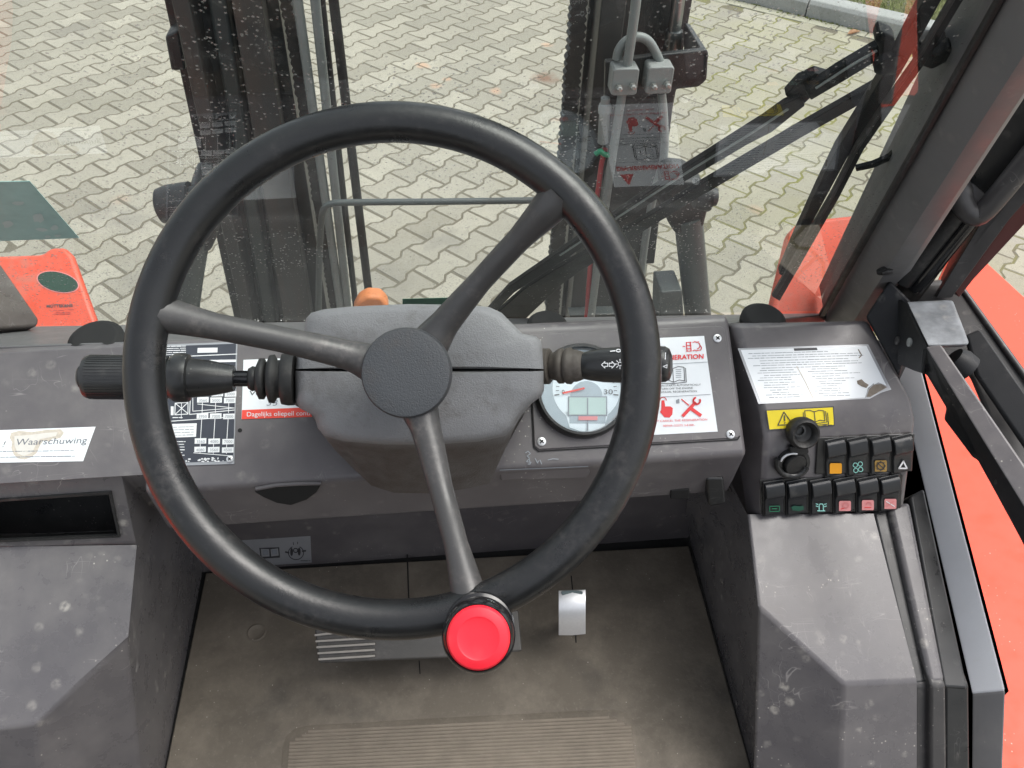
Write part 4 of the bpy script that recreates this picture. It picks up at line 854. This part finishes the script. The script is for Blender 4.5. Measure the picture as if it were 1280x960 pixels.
# ================================================================== SWITCH BOX
sb = thing('switch_box', 'dark grey switch box with paper stickers and ten rocker switches right of the steering wheel', 'switch box', at(1030, 600, .95))
P1 = plane(1000, 400, .965, 62)
P2 = pl_of(pp(P1, 1000, 512), (0, -math.cos(math.radians(42)), math.sin(math.radians(42))))
P3 = pl_of(pp(P2, 1000, 541), (0, -math.cos(math.radians(19)), math.sin(math.radians(19))))
L0, L1, L2_, L3 = pp(P1, 919, 404), pp(P1, 952, 512), pp(P2, 956, 543), pp(P3, 951, 643)
R0, R1, R2_, R3 = pp(P1, 1087, 399), pp(P1, 1141, 499), pp(P2, 1146, 524), pp(P3, 1131, 637)
bk = np.array([0, .035, -.06])
bm = nb()
for f in ([L0, L1, R1, R0], [L1, L2_, R2_, R1], [L2_, L3, R3, R2_]): face(bm, f)
S0, S1, S2, S3 = pp(P1, 912, 404, -.004), at(921, 545, .985), at(925, 585, .99), at(935, 648, 1.0)
for f in ([L0, S0, S1, L1], [L1, S1, S2, L2_], [L2_, S2, S3, L3], [R0, R1, R1+bk, R0+bk], [R1, R2_, R2_+bk, R1+bk], [R2_, R3, R3+bk, R2_+bk], [S0, L0, R0, R0+bk, S0+bk], [L3, S3, S3+bk, R3+bk, R3]): face(bm, f)
bmesh.ops.remove_doubles(bm, verts=bm.verts, dist=.0003); obj('housing', bm, m_dash, sb, bevel=.007, seg=4)
st = sticker(sb, P1, ((922, 435.5), (1085, 430.5), (1114, 487), (1101, 491), (1087, 498.5), (948, 505)), m_silver, 'white text sticker with a torn dirty corner', 'paper_sticker')
pr = Print(P1); pr.poly(m_white, [(926, 437.5), (1083, 432.5), (1108, 482), (1098, 478), (1086, 484), (1083, 497), (951, 502.5)], .0006)
pr.poly(m_ink, [(992, 435.5), (1021, 434.5), (1022, 437.5), (993, 438.5)], .0009); pr.scribble(m_inkwhite, 997, 1018, 436.8, .8, -.03)
for k in range(19):
    yy = 442+k*3.05; x0 = 931+k*1.32
    if k < 7: pr.scribble(m_inkgrey, x0+random.uniform(0, 16), x0+random.uniform(100, 146), yy, .75, -.028)
    else:
        pr.scribble(m_inkgrey, x0+random.uniform(2, 14), x0+random.uniform(30, 58), yy, .75, -.028); pr.scribble(m_inkgrey, x0+66+random.uniform(0, 14), x0+random.uniform(95, 138 if k < 12 else 112), yy-2, .75, -.028)
pr.line(m_stain, [(996, 458), (1006, 476), (1016, 497)], .9); m_tear = flat('torn_paper', (.20, .165, .13), .7, var=.45, sc=250)
pr.poly(m_tear, [(1071, 476), (1077, 474), (1081, 478), (1086, 481), (1083, 485), (1077, 483), (1072, 480)], .0010); pr.poly(m_tear, [(1082, 496), (1085, 485), (1090, 481), (1102, 480), (1109, 484), (1100, 489), (1088, 496)], .0010); pr.line(m_silver, [(1082, 497), (1086, 486), (1092, 480)], 1.5, .0013); pr.line(m_tear, [(1073, 437), (1077, 444), (1074, 447)], 1.4)
pr.build(st, 'print')
ys = sticker(sb, (P2[0]+P2[1]*.001, P2[1]), ((957, 512.5), (1042, 508), (1043.5, 532), (961, 538)), m_ink, 'yellow caution sticker with a triangle and book')
pr = Print((P2[0]+P2[1]*.0014, P2[1])); pr.poly(m_yellow, [(958.5, 513.5), (1041, 509.2), (1042.3, 531), (962, 536.8)], .0002)
pr.line(m_ink, [(980, 515), (972.5, 531.5), (991, 530.5)], 1.2, closed=True); pr.line(m_ink, [(980.5, 519.5), (981, 526)], 1.5); pr.circ(m_ink, 981.2, 528.6, .8)
book(pr, m_ink, 1006, 513.5, 24, 12.5, .9, 1.2); pr.line(m_ink, [(1004, 515.5), (1006, 529), (1019, 529.5), (1034, 527.5), (1032, 514)], .8); pr.line(m_ink, [(1034.5, 516), (1036, 530), (1020, 531.5)], .8); pr.scribble(m_ink, 1029, 1040, 531.2, .7); pr.build(ys, 'print')
# ignition switch: open rubber cap on a strap, ring and key barrel
ig = obj('ignition_switch', (lambda b: (lathe(b, pp(P3, 990, 578), P3[1], [(-.004, .0195), (.004, .0195), (.0062, .0185), (.0062, .0150), (.0015, .0138)], 36), b)[1])(nb()), m_black, sb, smooth=40)
bm = nb(); lathe(bm, pp(P3, 992, 578), P3[1]+np.array([.12, 0, -.1]), [(0, .0135), (.005, .0135), (.007, .0125), (.0075, .004)], 28); obj('barrel', bm, m_boot, ig, smooth=40)
bm = nb(); a = [pp(P3, 992+16.5*math.cos(t), 580+13*math.sin(t), .0068) for t in np.linspace(math.radians(195), math.radians(285), 9)]; tube(bm, a, .0013, 8); obj('chrome_rim', bm, m_steel, ig, smooth=60)
bm = nb(); a = [pp(P3, 990+19*math.cos(t), 579+16*math.sin(t), .006) for t in np.linspace(math.radians(20), math.radians(200), 14)]; tube(bm, a, .0035, 8); obj('rubber_lip', bm, m_black, ig, smooth=60)
cx_ = P3[1]*.8+np.array([-.05, -.2, .35]); bm = nb(); lathe(bm, pp(P2, 1000, 539, .004), cx_, [(-.004, .0155), (.003, .0175), (.011, .0178), (.015, .0165), (.0165, .0145), (.014, .0115), (.009, .0095), (.0075, .004)], 36); obj('rubber_cap', bm, m_boot, ig, smooth=45)
bm = nb(); lathe(bm, pp(P2, 1000, 539, .0165), cx_, [(-.004, .0072), (-.0005, .0072), (-.0005, .0050), (-.005, .0045)], 24); obj('cap_ring', bm, m_black, ig, smooth=40)
bm = nb(); prism(bm, [pp(P3, *p) for p in ((984, 555), (1006, 553), (1009, 562), (1004, 566), (985, 566))], P3[1]*.007); obj('cap_strap', bm, m_boot, ig, bevel=.002)
# rocker switches
def rocker_bm(w_, h_):
    bm = nb(); pr_ = [(-.5, .000), (-.5, .0060), (-.44, .0088), (-.22, .0110), (-.13, .0108), (-.08, .0078), (.10, .0056), (.34, .0062), (.46, .0060), (.5, .0045), (.5, 0)]
    prism(bm, [(-w_/2, y*h_, z) for y, z in pr_], (w_, 0, 0)); return bm
def switch(cx, cy, icon, label, wpx=24.5, hpx=43, sk=0):
    p = pp(P3, cx, cy); k = (p-O)@FW/FPX; wv = wpx*k
    top, bot = pp(P3, cx, cy-hpx/2), pp(P3, cx+sk, cy+hpx/2); hv = np.linalg.norm(top-bot)
    X = Vector((1, 0, 0)); Yv = Vector(bot-top).normalized(); Z = Vector(P3[1]); X = Yv.cross(Z).normalized()
    Mt = Matrix(((X.x, Yv.x, Z.x, p[0]), (X.y, Yv.y, Z.y, p[1]), (X.z, Yv.z, Z.z, p[2]), (0, 0, 0, 1)))
    bm = nb(); box(bm, (0, 0, .0015), (1, 0, 0), (0, 1, 0), (0, 0, 1), wv*1.14, hv*1.06, .004); bm.transform(Mt)
    s_ = obj('rocker_switch', bm, m_black, sb, bevel=.0015, label=label)
    bm = rocker_bm(wv, hv*.97); bm.transform(Mt); obj('rocker', bm, m_switch, s_, bevel=.0022, seg=3)
    pr = Print((p+P3[1]*.0066, P3[1])); icon(pr, *px_of(np.array(Mt @ Vector((0, hv*.27, .0066))))); pr.build(s_, 'symbol')
m_switch = plastic('switch_black', (.011, .013, .016), .33, film=.12, spots=.25, scratch=.2)
sq = lambda p, m, x, y, a=7, b=6: p.poly(m, [(x-a+1, y-b), (x+a-1, y-b), (x+a, y-b+1.5), (x+a, y+b-1), (x+a-1, y+b), (x-a, y+b), (x-a, y-b+2)], .0004)
def ic_fan(p, x, y):
    for dx, dy in ((-3.2, -2.6), (3, -4), (-2.6, 4), (3.4, 2.8)): p.circ(m_icon_t, x+dx, y+dy, 2.7, 1.0)
def ic_bronze(p, x, y): sq(p, m_icon_b, x, y, 7.5, 7); p.circ(m_ink, x, y, 4.6, 1.3, off=.001); p.line(m_ink, [(x-3, y-2.5), (x+3, y+2.5)], 1.4, .001); [p.line(m_ink, [(x+4.6*math.cos(a), y+4.6*math.sin(a)), (x+6*math.cos(a), y+6*math.sin(a))], 1.2, .001) for a in np.linspace(0, 6.28, 9)[:-1]]
def ic_tri(p, x, y): p.line(m_inkwhite, [(x-5, y+4), (x+5, y+4), (x+.6, y-4.8)], 1.9, closed=True)
def ic_beacon(p, x, y):
    p.line(m_icon_t, [(x-2.6, y+4), (x-2.6, y-2), (x-1.5, y-4), (x+1.5, y-4), (x+2.6, y-2), (x+2.6, y+4)], 1.1); p.line(m_icon_t, [(x-4.5, y+4.6), (x+4.5, y+4.6)], 1.2)
    for s_ in (-1, 1):
        for dy in (-3.4, -.6): p.line(m_icon_t, [(x+s_*4, y+dy), (x+s_*6.5, y+dy-.8)], 1)
def ic_pink(kind):
    def f(p, x, y):
        sq(p, m_icon_p, x, y, 7.5, 6.3)
        if kind == 0: p.circ(m_inkpink, x+1, y-.5, 3.4, 1.0, off=.001); p.line(m_inkred, [(x-5, y+4), (x-1, y+3)], .9, .001)
        if kind == 1: p.circ(m_inkpink, x+1, y, 3.2, 1.0, off=.001, a0=180, a1=360); p.line(m_inkred, [(x-4, y+3), (x+4, y+3)], .9, .001)
        if kind == 2: p.line(m_inkwhite, [(x-5, y-3), (x+5, y+3)], 1.2, .001); p.line(m_inkpink, [(x-4, y+3), (x+4, y-3)], 1, .001)
    return f
def ic_dk(p, x, y): p.line(m_hosegreen, [(x-6, y-3), (x+6, y-3.4), (x+6, y+3), (x-6, y+3.4)], .8, closed=True); p.line(m_hosegreen, [(x-3, y), (x+3, y)], 1)
def ic_sm(p, x, y): p.poly(m_icon_g, [(x-8, y-1), (x-4, y-3), (x+2, y-2), (x+7, y-3), (x+8, y+2), (x+2, y+4), (x-6, y+3)])
bm = nb(); prism(bm, [pp(P3, *p) for p in ((1021, 546), (1142, 541), (1139, 588), (1018, 592))], P3[1]*.0025); obj('switch_frame', bm, m_black, sb, bevel=.002)
bm = nb(); prism(bm, [pp(P3, *p) for p in ((949, 599), (1128, 592), (1125, 637), (951, 642))], P3[1]*.0015); obj('switch_frame', bm, m_black, sb, bevel=.002)
for cx, cy, ic, lb in ((1041.5, 570, lambda p, x, y: sq(p, m_icon_o, x, y, 7.5, 6.5), 'rocker switch with an orange tile'), (1069, 568.5, ic_fan, 'rocker switch with a fan symbol'), (1097.5, 567, ic_bronze, 'rocker switch with a bronze tile'), (1125, 566, ic_tri, 'rocker switch with a white triangle')): switch(cx, cy, ic, lb, 23.5, 44)
for k, (cx, cy, ic, lb) in enumerate(((965.5, 621, ic_dk, 'rocker switch with a dim green symbol'), (994, 620, ic_sm, 'rocker switch with a worn green symbol'), (1023.5, 619, ic_beacon, 'rocker switch with a beacon symbol'), (1053, 617.5, ic_pink(0), 'rocker switch with a pink tile'), (1081.5, 616.5, ic_pink(1), 'rocker switch with a pink tile'), (1109.5, 615, ic_pink(2), 'rocker switch with a pink tile'))): switch(cx, cy, ic, lb, 24, 41)
# ================================================================== STEERING COLUMN
sc_ = thing('steering_column', 'grained grey plastic steering column cover behind the wheel hub', 'steering column', at(520, 600, .9))
def cover(name, out, back, mat, cxy, d0=.705, d1=.722, d2=.745):
    rings = [[at(cxy[0]+(x-cxy[0])*f, cxy[1]+(y-cxy[1])*g, d) for x, y in out] for f, g, d in ((.5, .5, d0-.003), (.90, .875, d0), (.965, .95, d0+.003), (.993, .988, d0+.011), (1.0, 1.0, d2))]+[[at(x, y, d) for x, y, d in back]]
    bm = nb(); loft(bm, rings); return obj(name, bm, mat, sc_, smooth=55)
UO = [(369, 461.3), (371, 447), (379, 416), (382.5, 398), (389, 391), (405, 386.5), (440, 383), (510, 380), (590, 381.3), (612, 384), (627, 391), (642, 406), (653, 417), (670, 420.5), (676.5, 426), (679, 440), (680.5, 461.3)]
cover('upper_cover', UO, [(x*.97+14, y*.98+8, .93) for x, y in UO], m_column, (525, 455))
LO = [(680.5, 463.5), (680, 488), (677, 495), (664, 505), (652, 517), (643, 532), (632, 545), (600, 552), (545, 556), (480, 556), (430, 552), (405, 545), (397, 535), (393, 520), (374, 510), (368.5, 500), (368, 463.5)]
LBk = [(672, 470, .93), (672, 486, .93), (668, 496, .90), (655, 510, .87), (645, 530, .85), (632, 560, .84), (612, 604, .83), (588, 610, .83), (540, 617, .83), (492, 616, .83), (464, 607, .83), (440, 584, .84), (418, 562, .85), (400, 536, .86), (385, 512, .90), (378, 500, .93), (378, 470, .93)]
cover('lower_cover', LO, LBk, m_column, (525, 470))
bm = nb(); tube(bm, [at(507, 466, .655), at(520, 468, .74)], .026, 24); obj('shaft_collar', bm, m_black, sc_, smooth=50)
# ================================================================== LEVERS
def lathe_px(name, mat, A, B, prof, parent, n=32, smooth=40):
    """turned shape between two seen points: (fraction of the way, radius)"""
    A, B = at(*A), at(*B); bm = nb(); L = np.linalg.norm(B-A); lathe(bm, A, B-A, [(t*L, r) for t, r in prof], n); return obj(name, bm, mat, parent, smooth=smooth)
gl_ = thing('gear_lever', 'black ribbed gear lever with a rubber boot sticking out left of the steering column', 'lever', at(368, 474, .73))
LA, LBp = (372, 474, .725), (98, 471, .70)
fr = lambda x: (372-x)/274.0
k_ = .715/FPX
gp_ = lathe_px('grip', m_black, LA, LBp, [(fr(209), 15*k_), (fr(209), 26*k_), (fr(207), 27*k_), (fr(111), 27*k_), (fr(107), 25*k_), (fr(106), 12*k_)], gl_, 48)
bm = nb()
A3, B3 = Vector(at(*LA)), Vector(at(*LBp)); dd, uu, vv = basis(B3-A3); LL = (B3-A3).length
for i in range(44):
    t = i/44*2*math.pi; rad = uu*math.cos(t)+vv*math.sin(t); tan = dd.cross(rad); c = A3+dd*(LL*fr(158))+rad*(27*k_); box(bm, c, dd, tan, rad, LL*90/274, .0011, .0007)
obj('grip_ridge', bm, m_black, gl_, kind='stuff')
lathe_px('end_button', m_black, LA, LBp, [(fr(107), 15*k_), (fr(101), 14.5*k_), (fr(99), 12.5*k_), (fr(98), 6*k_)], gl_)
lathe_px('collar', m_black, LA, LBp, [(fr(236), 24*k_), (fr(234), 29.5*k_), (fr(230), 30.5*k_), (fr(218), 30.5*k_), (fr(213), 28*k_), (fr(206), 22*k_)], gl_)
lathe_px('sleeve', m_black, LA, LBp, [(fr(291), 8*k_), (fr(291), 16*k_), (fr(280), 18.5*k_), (fr(260), 22.5*k_), (fr(240), 24.5*k_), (fr(234), 24.5*k_)], gl_)
lathe_px('shaft', m_gloss, LA, LBp, [(fr(330), 10*k_), (fr(286), 10*k_)], gl_)
lathe_px('boot', m_boot, LA, LBp, [(fr(368), 33*k_), (fr(360), 33.5*k_), (fr(352), 32*k_), (fr(350), 24*k_), (fr(346), 24*k_), (fr(342), 31*k_), (fr(336), 30*k_), (fr(332), 20*k_), (fr(329), 26*k_), (fr(323), 26*k_), (fr(318), 15*k_), (fr(314), 16*k_), (fr(309), 13*k_), (fr(309), 8*k_)], gl_, 40, 75)
bm = nb(); prism(bm, [at(x, y, .735) for x, y in ((362, 446), (384, 440), (392, 456), (390, 505), (372, 510), (360, 500))], FW*.06); obj('mount', bm, m_dark, gl_, bevel=.003)
isl = thing('indicator_stalk', 'black indicator stalk with white symbols and a dirty boot before the gauge', 'stalk', at(682, 455, .73))
IA, IB = (676, 458, .735), (840, 455, .70); fi = lambda x: (x-676)/164.0; k_ = .715/FPX
lathe_px('flange', m_bootold, IA, IB, [(fi(676), 23*k_), (fi(687), 23*k_), (fi(688.5), 21*k_), (fi(689), 15*k_)], isl, 24)
lathe_px('boot', m_bootold, IA, IB, [(fi(686), 15*k_), (fi(692), 17.5*k_), (fi(697), 19*k_), (fi(700), 22.5*k_), (fi(705), 22.5*k_), (fi(707), 20*k_), (fi(710), 23*k_), (fi(715), 23.5*k_), (fi(718), 20.5*k_), (fi(722), 20.5*k_), (fi(727), 19*k_), (fi(733), 16.5*k_)], isl, 40, 70)
lathe_px('stalk_body', m_black, IA, IB, [(fi(727), 14*k_), (fi(729), 16.5*k_), (fi(740), 19*k_), (fi(757), 21.5*k_), (fi(790), 23*k_), (fi(821), 23.2*k_), (fi(823), 21*k_)], isl, 40)
lathe_px('end_cap', m_black, IA, IB, [(fi(821), 20*k_), (fi(823.5), 22.5*k_), (fi(832), 22*k_), (fi(837), 19*k_), (fi(839.5), 12*k_)], isl, 40)
IAp, IBp = at(*IA), at(*IB); Id = (IBp-IAp)/np.linalg.norm(IBp-IAp)
def cyl_surf(x, y, off, r=23.2*k_):
    d = ray(x, y); o_ = O-IAp; d2 = d-Id*(d@Id); o2 = o_-Id*(o_@Id); a, b, c = d2@d2, 2*d2@o2, o2@o2-(r+off)**2; D_ = max(0, b*b-4*a*c); return O+d*((-b-math.sqrt(D_))/(2*a))
pr = Print(cyl_surf)
for s_, x in ((-1, 756), (1, 765)):
    y = 456; pr.line(m_inkwhite, [(x+s_*4, y), (x, y-4), (x, y-2), (x-s_*3.5, y-2), (x-s_*3.5, y+2), (x, y+2), (x, y+4)], 1.1, .0004, True)
pr.circ(m_inkwhite, 775, 455, 2.4, 1, off=.0004)
for a in np.linspace(0, 6.28, 9)[:-1]: pr.line(m_inkwhite, [(775+4*math.cos(a), 455+4*math.sin(a)), (775+6*math.cos(a), 455+6*math.sin(a))], 1, .0004)
pr.line(m_inkwhite, [(763, 439), (769, 438.4)], 1.1, .0004); pr.circ(m_inkwhite, 773, 438.3, 2.6, 1, ry=1.6, off=.0004); pr.circ(m_inkwhite, 782, 439, 2.6, 1, off=.0004); pr.circ(m_inkwhite, 782, 469, 2.6, 1, ry=2, off=.0004)
pr.line(m_inkwhite, [(829, 458), (834, 456), (833.5, 460), (829, 458)], 1, .0004); pr.line(m_inkwhite, [(832, 441), (831.5, 449)], 1, .0004); pr.build(isl, 'symbols')
# ================================================================== STEERING WHEEL
DW = .588; WC = at(491, 463.5, DW)
sw = thing('steering_wheel', 'large black three-spoke steering wheel with a red spinner knob at its bottom', 'steering wheel', at(507, 466, .65))
def torus(bm, c, u, v, n_, R_, r, N=96, m=20):
    rings = []
    V_ = [[bm.verts.new(Vector(c+(u*math.cos(a)+v*math.sin(a))*(R_+r*math.cos(b))+n_*(r*math.sin(b)))) for b in np.linspace(0, 2*math.pi, m, endpoint=False)] for a in np.linspace(0, 2*math.pi, N, endpoint=False)]
    for i in range(N):
        for j in range(m): bm.faces.new((V_[i][j], V_[(i+1) % N][j], V_[(i+1) % N][(j+1) % m], V_[i][(j+1) % m]))
bm = nb(); torus(bm, WC, RT, UP, FW, 311/FPX*DW, .0142); obj('rim', bm, m_rim, sw, smooth=80)
def spoke(pts, rad):
    bm = nb(); P_ = smooth_path([at(*p) for p in pts], 6); n = len(P_); rs = [float(np.interp(i/(n-1), np.linspace(0, 1, len(rad)), rad)) for i in range(n)]
    tube(bm, P_, rs, 18); return obj('spoke', bm, m_spoke, sw, smooth=80)
spoke(((528, 442, .655), (556, 404, .648), (600, 352, .630), (648, 300, .608), (681, 265, .594), (700, 244, .589)), [.0190, .0118, .0090, .0092, .0125, .0148])
spoke(((474, 458, .655), (436, 444, .650), (350, 424, .632), (270, 408, .608), (222, 397, .595), (192, 391, .589)), [.0180, .0118, .0098, .0098, .0122, .0143])
spoke(((518, 494, .655), (532, 535, .648), (551, 610, .630), (570, 680, .608), (582, 728, .595), (590, 765, .589)), [.0185, .0122, .0094, .0090, .0118, .0143])
hc = at(507, 466, .632); HR = 57.5/FPX*.634
bm = nb(); lathe(bm, hc+FW*.028, -FW, [(0, HR*.82), (.012, HR*.97), (.020, HR), (.0245, HR*.985), (.0270, HR*.95), (.0275, HR*.90), (.0280, HR*.5), (.0282, .002)], 64); obj('hub_cap', bm, m_hub, sw, smooth=35)
bm = nb(); lathe(bm, at(508, 466, .675), -FW, [(0, .024), (.02, .030), (.035, .030)], 32); obj('hub', bm, m_spoke, sw, smooth=50)
ka, kb = at(600, 781, .580), at(598, 797, .530); kx = kb-ka; kl = np.linalg.norm(kx)
bm = nb(); lathe(bm, ka, kx, [(0, .0225), (kl*.18, .0240), (kl*.30, .0235), (kl*.34, .0195), (kl*.48, .0190), (kl*.55, .0225), (kl*.72, .0240), (kl*.90, .0236), (kl*.97, .0222), (kl*1.0, .0208), (kl*.96, .0200)], 56); kn_ = obj('spinner_knob', bm, m_gloss, sw, smooth=45, label='black spinner knob with a red cap')
bm = nb(); lathe(bm, ka, kx, [(kl*.9, .0203), (kl*1.0, .0203), (kl*1.035, .0190), (kl*1.06, .0150), (kl*1.065, .0135), (kl*1.055, .0122), (kl*1.048, .0060), (kl*1.046, .001)], 56); obj('red_cap', bm, m_red, kn_, smooth=28)
# ================================================================== RIGHT DOOR SIDE
bp_ = thing('body_panel', 'wide smooth orange body side below the right door opening', 'body panel', onZ(1.12, 1250, 600))
Z0 = 1.12; o1, o2 = onZ(Z0, 1216, 309), onZ(Z0, 1300, 386); ov = (o2-o1)/np.linalg.norm(o2-o1)
bm = nb(); kz = onZ(Z0, 1226, 838)
q5 = [o1-ov*.05, o2+ov*.6, onZ(Z0, 1420, 900), onZ(Z0, 1420, 1010), onZ(Z0, 1240, 1010), onZ(Z0, 1150, 470), onZ(Z0, 1150, 400)]
prism(bm, q5, (0, 0, -.3)); obj('panel', bm, m_orange, bp_, bevel=.01, seg=3)
bm = nb(); prism(bm, [(-.595, .38, 1.1), (-.645, .58, 1.1), (-.665, .67, 1.1), (-1.6, .67, 1.1), (-1.6, .12, 1.1), (-.58, .12, 1.1)], (0, 0, -.3)); obj('panel', bm, m_orange, bp_, bevel=.01, seg=3, label='orange body side beyond the left console')
ds = thing('door_sill', 'pale grey bent trim strip along the right door opening beside the orange panel', 'door sill', at(1190, 700, .85))
def sx(X, x, y): return onX(X, x, y)
XS = .60
s_a = [sx(XS, 1115, 440), sx(XS, 1214, 868)]; s_b = [sx(XS+.030, 1147, 440), sx(XS+.030, 1258, 864)]
bm = nb(); prism(bm, [(XS+.03, -.3, 1.08), (XS+.03, .74, 1.08), s_a[0]+np.array([.03, .05, -.03]), s_a[1]+np.array([.03, 0, -.035]), (XS+.03, s_a[1][1]-.03, 1.12), (XS+.03, -.3, 1.10)], (.02, 0, 0)); obj('sill_wall', bm, m_black, ds)  # wall below the sill, put in to block orange bounce light
bm = nb(); prism(bm, [s_a[0], s_b[0], s_b[1], s_a[1]], (.0, .0, -.03)); obj('sill_strip', bm, m_lightgrey, ds, bevel=.003)
low = np.array([.0, .02, -.16]); c_l, c_r = sx(XS, 1213, 1000), sx(XS+.030, 1253, 1000)
bm = nb(); prism(bm, [s_a[1], s_b[1], c_r, c_l], (0, .03, 0)); obj('sill_strip', bm, m_pillar, ds, bevel=.003)
bm = nb(); prism(bm, [sx(XS-.004, 1103, 440), sx(XS-.004, 1116, 440), sx(XS-.004, 1216, 868), sx(XS-.004, 1208, 872)], (0, 0, -.03)); obj('black_edge', bm, m_gap, ds)
bm = nb(); prism(bm, [sx(XS+.032, 1146, 440), sx(XS+.032, 1149, 440), sx(XS+.032, 1261, 864), sx(XS+.032, 1257, 866)], (0, 0, -.03)); obj('black_edge', bm, m_gap, ds)
bm = nb(); prism(bm, [sx(XS-.004, 1208, 872), sx(XS-.004, 1216, 868), sx(XS-.004, 1215, 1000), sx(XS-.004, 1206, 1000)], (0, .03, 0)); obj('black_edge', bm, m_gap, ds)
df = thing('door_frame', 'dark grey bent metal door frame in front of the orange body panel', 'door frame', at(1220, 430, .95))
slab(df, 'frame_rail', m_dark, [(1120, 356, 1.0), (1186, 350, 1.0), (1197, 356, 1.0), (1284, 474, .93), (1400, 620, .85), (1400, 800, .80), (1284, 640, .88), (1212, 470, .95), (1150, 430, .98)], (.03, .04, -.03), .006)
bm = nb(); tube(bm, [at(1198, 355, .996), at(1284, 474, .927), at(1400, 620, .846)], .0035, 8); obj('rail_edge', bm, m_dark, df, smooth=60)
bm = nb(); prism(bm, [at(*p) for p in ((1203, 420, .945), (1222, 412, .945), (1284, 500, .90), (1284, 570, .885), (1216, 470, .93))], -FW*.008); obj('inner_rib', bm, m_latch, df, bevel=.004)
dl = thing('door_latch', 'black door latch box with a long notched bar running down to the right edge', 'door latch', at(1165, 420, .9))
top4 = [at(1130, 377, .925), at(1192, 374, .925), at(1214, 431, .865), at(1156, 433, .865)]
m_scuff = plastic('scuffed_black', (.035, .038, .042), .42, dust=.6, dustc=(.34, .36, .38), film=1.6, spots=.8, scratch=.9)
bm = nb(); prism(bm, top4, (.014, .02, -.022)); obj('latch_cover', bm, m_scuff, dl, bevel=.005, seg=3)
bm = nb(); _a, _b, _c = at(1130, 377, .924), at(1157, 433, .864), at(1152, 467, .868); _n = np.cross(_b-_a, _c-_a); _n = _n if _n@(O-_a) > 0 else -_n; LS = pl_of(_a, _n); prism(bm, [pp(LS, *p) for p in ((1122, 374), (1131, 377), (1158, 433), (1152, 467), (1140, 463), (1121, 455))], -LS[1]*.004); lf = obj('latch_side', bm, m_latch, dl, bevel=.003)
for x, y, r, m in ((1123, 426, .005, m_dark), (1138, 428, .005, m_clamp)):
    bm = nb(); lathe(bm, pp(LS, x, y), LS[1], [(0, r), (.002, r), (.003, r*.5)], 14); obj('screw', bm, m, lf, smooth=40)
bm = nb(); prism(bm, [at(*p) for p in ((1157, 434, .860), (1176, 431, .860), (1300, 610, .745), (1300, 668, .735))], (.004, .004, -.004)); bar = obj('bar_top', bm, m_dash, dl, bevel=.002)
bm = nb(); prism(bm, [at(*p) for p in ((1153, 436, .863), (1160, 434, .860), (1300, 664, .735), (1300, 720, .74), (1258, 640, .79), (1222, 575, .82), (1216, 572, .825), (1180, 524, .845), (1183, 510, .845), (1158, 468, .868), (1150, 466, .872))], (.006, .006, -.006)); obj('bar_side', bm, m_latch, dl, bevel=.002)
bm = nb(); lathe(bm, at(1251, 603, .782), (-.75, -.6, .2), [(0, .005), (.0025, .005), (.004, .002)], 16); obj('bar_rivet', bm, m_black, bar, smooth=40)
bm = nb(); prism(bm, [at(*p) for p in ((1207, 508, .835), (1211, 507, .833), (1213, 513, .829), (1209, 515, .830))], -FW*.001); obj('paint_chip', bm, m_inkwhite, bar)
bm = nb(); lathe(bm, at(1190, 448, .905), at(1206, 462, .905)-at(1190, 448, .905), [(0, .014), (.008, .018), (.02, .018)], 20); obj('hinge_drum', bm, m_latch, dl, smooth=40)
HPL = plane(1115, 420, .95, 35, -35); bm = nb(); prism(bm, [pp(HPL, *p) for p in ((1082, 396), (1112, 350), (1146, 384), (1132, 440), (1124, 472))], -HPL[1]*.03); obj('hinge_plate', bm, m_latch, dl, bevel=.003, label='dark scuffed hinge plate')
# grab handle
gh = thing('grab_handle', 'dull black bent handle hook on the right window pillar', 'handle', at(1200, 245, .88))
HPp = [(1166, 262, .885), (1164, 248, .875), (1173, 233, .868), (1190, 228, .865), (1200, 236, .864), (1203, 252, .866), (1213, 266, .868), (1232, 262, .862), (1300, 180, .81), (1370, 95, .75)]
bm = nb(); tube(bm, smooth_path([at(*p) for p in HPp], 5), [.0115]*(5*(len(HPp)-1)+1), 14); obj('hook', bm, m_dark, gh, smooth=70)
bm = nb(); prism(bm, [at(*p) for p in ((1178, 226, .872), (1218, 226, .872), (1236, 244, .868), (1222, 268, .87), (1206, 258, .87), (1196, 240, .872))], FW*.02); obj('hook_plate', bm, m_dark, gh, bevel=.004)
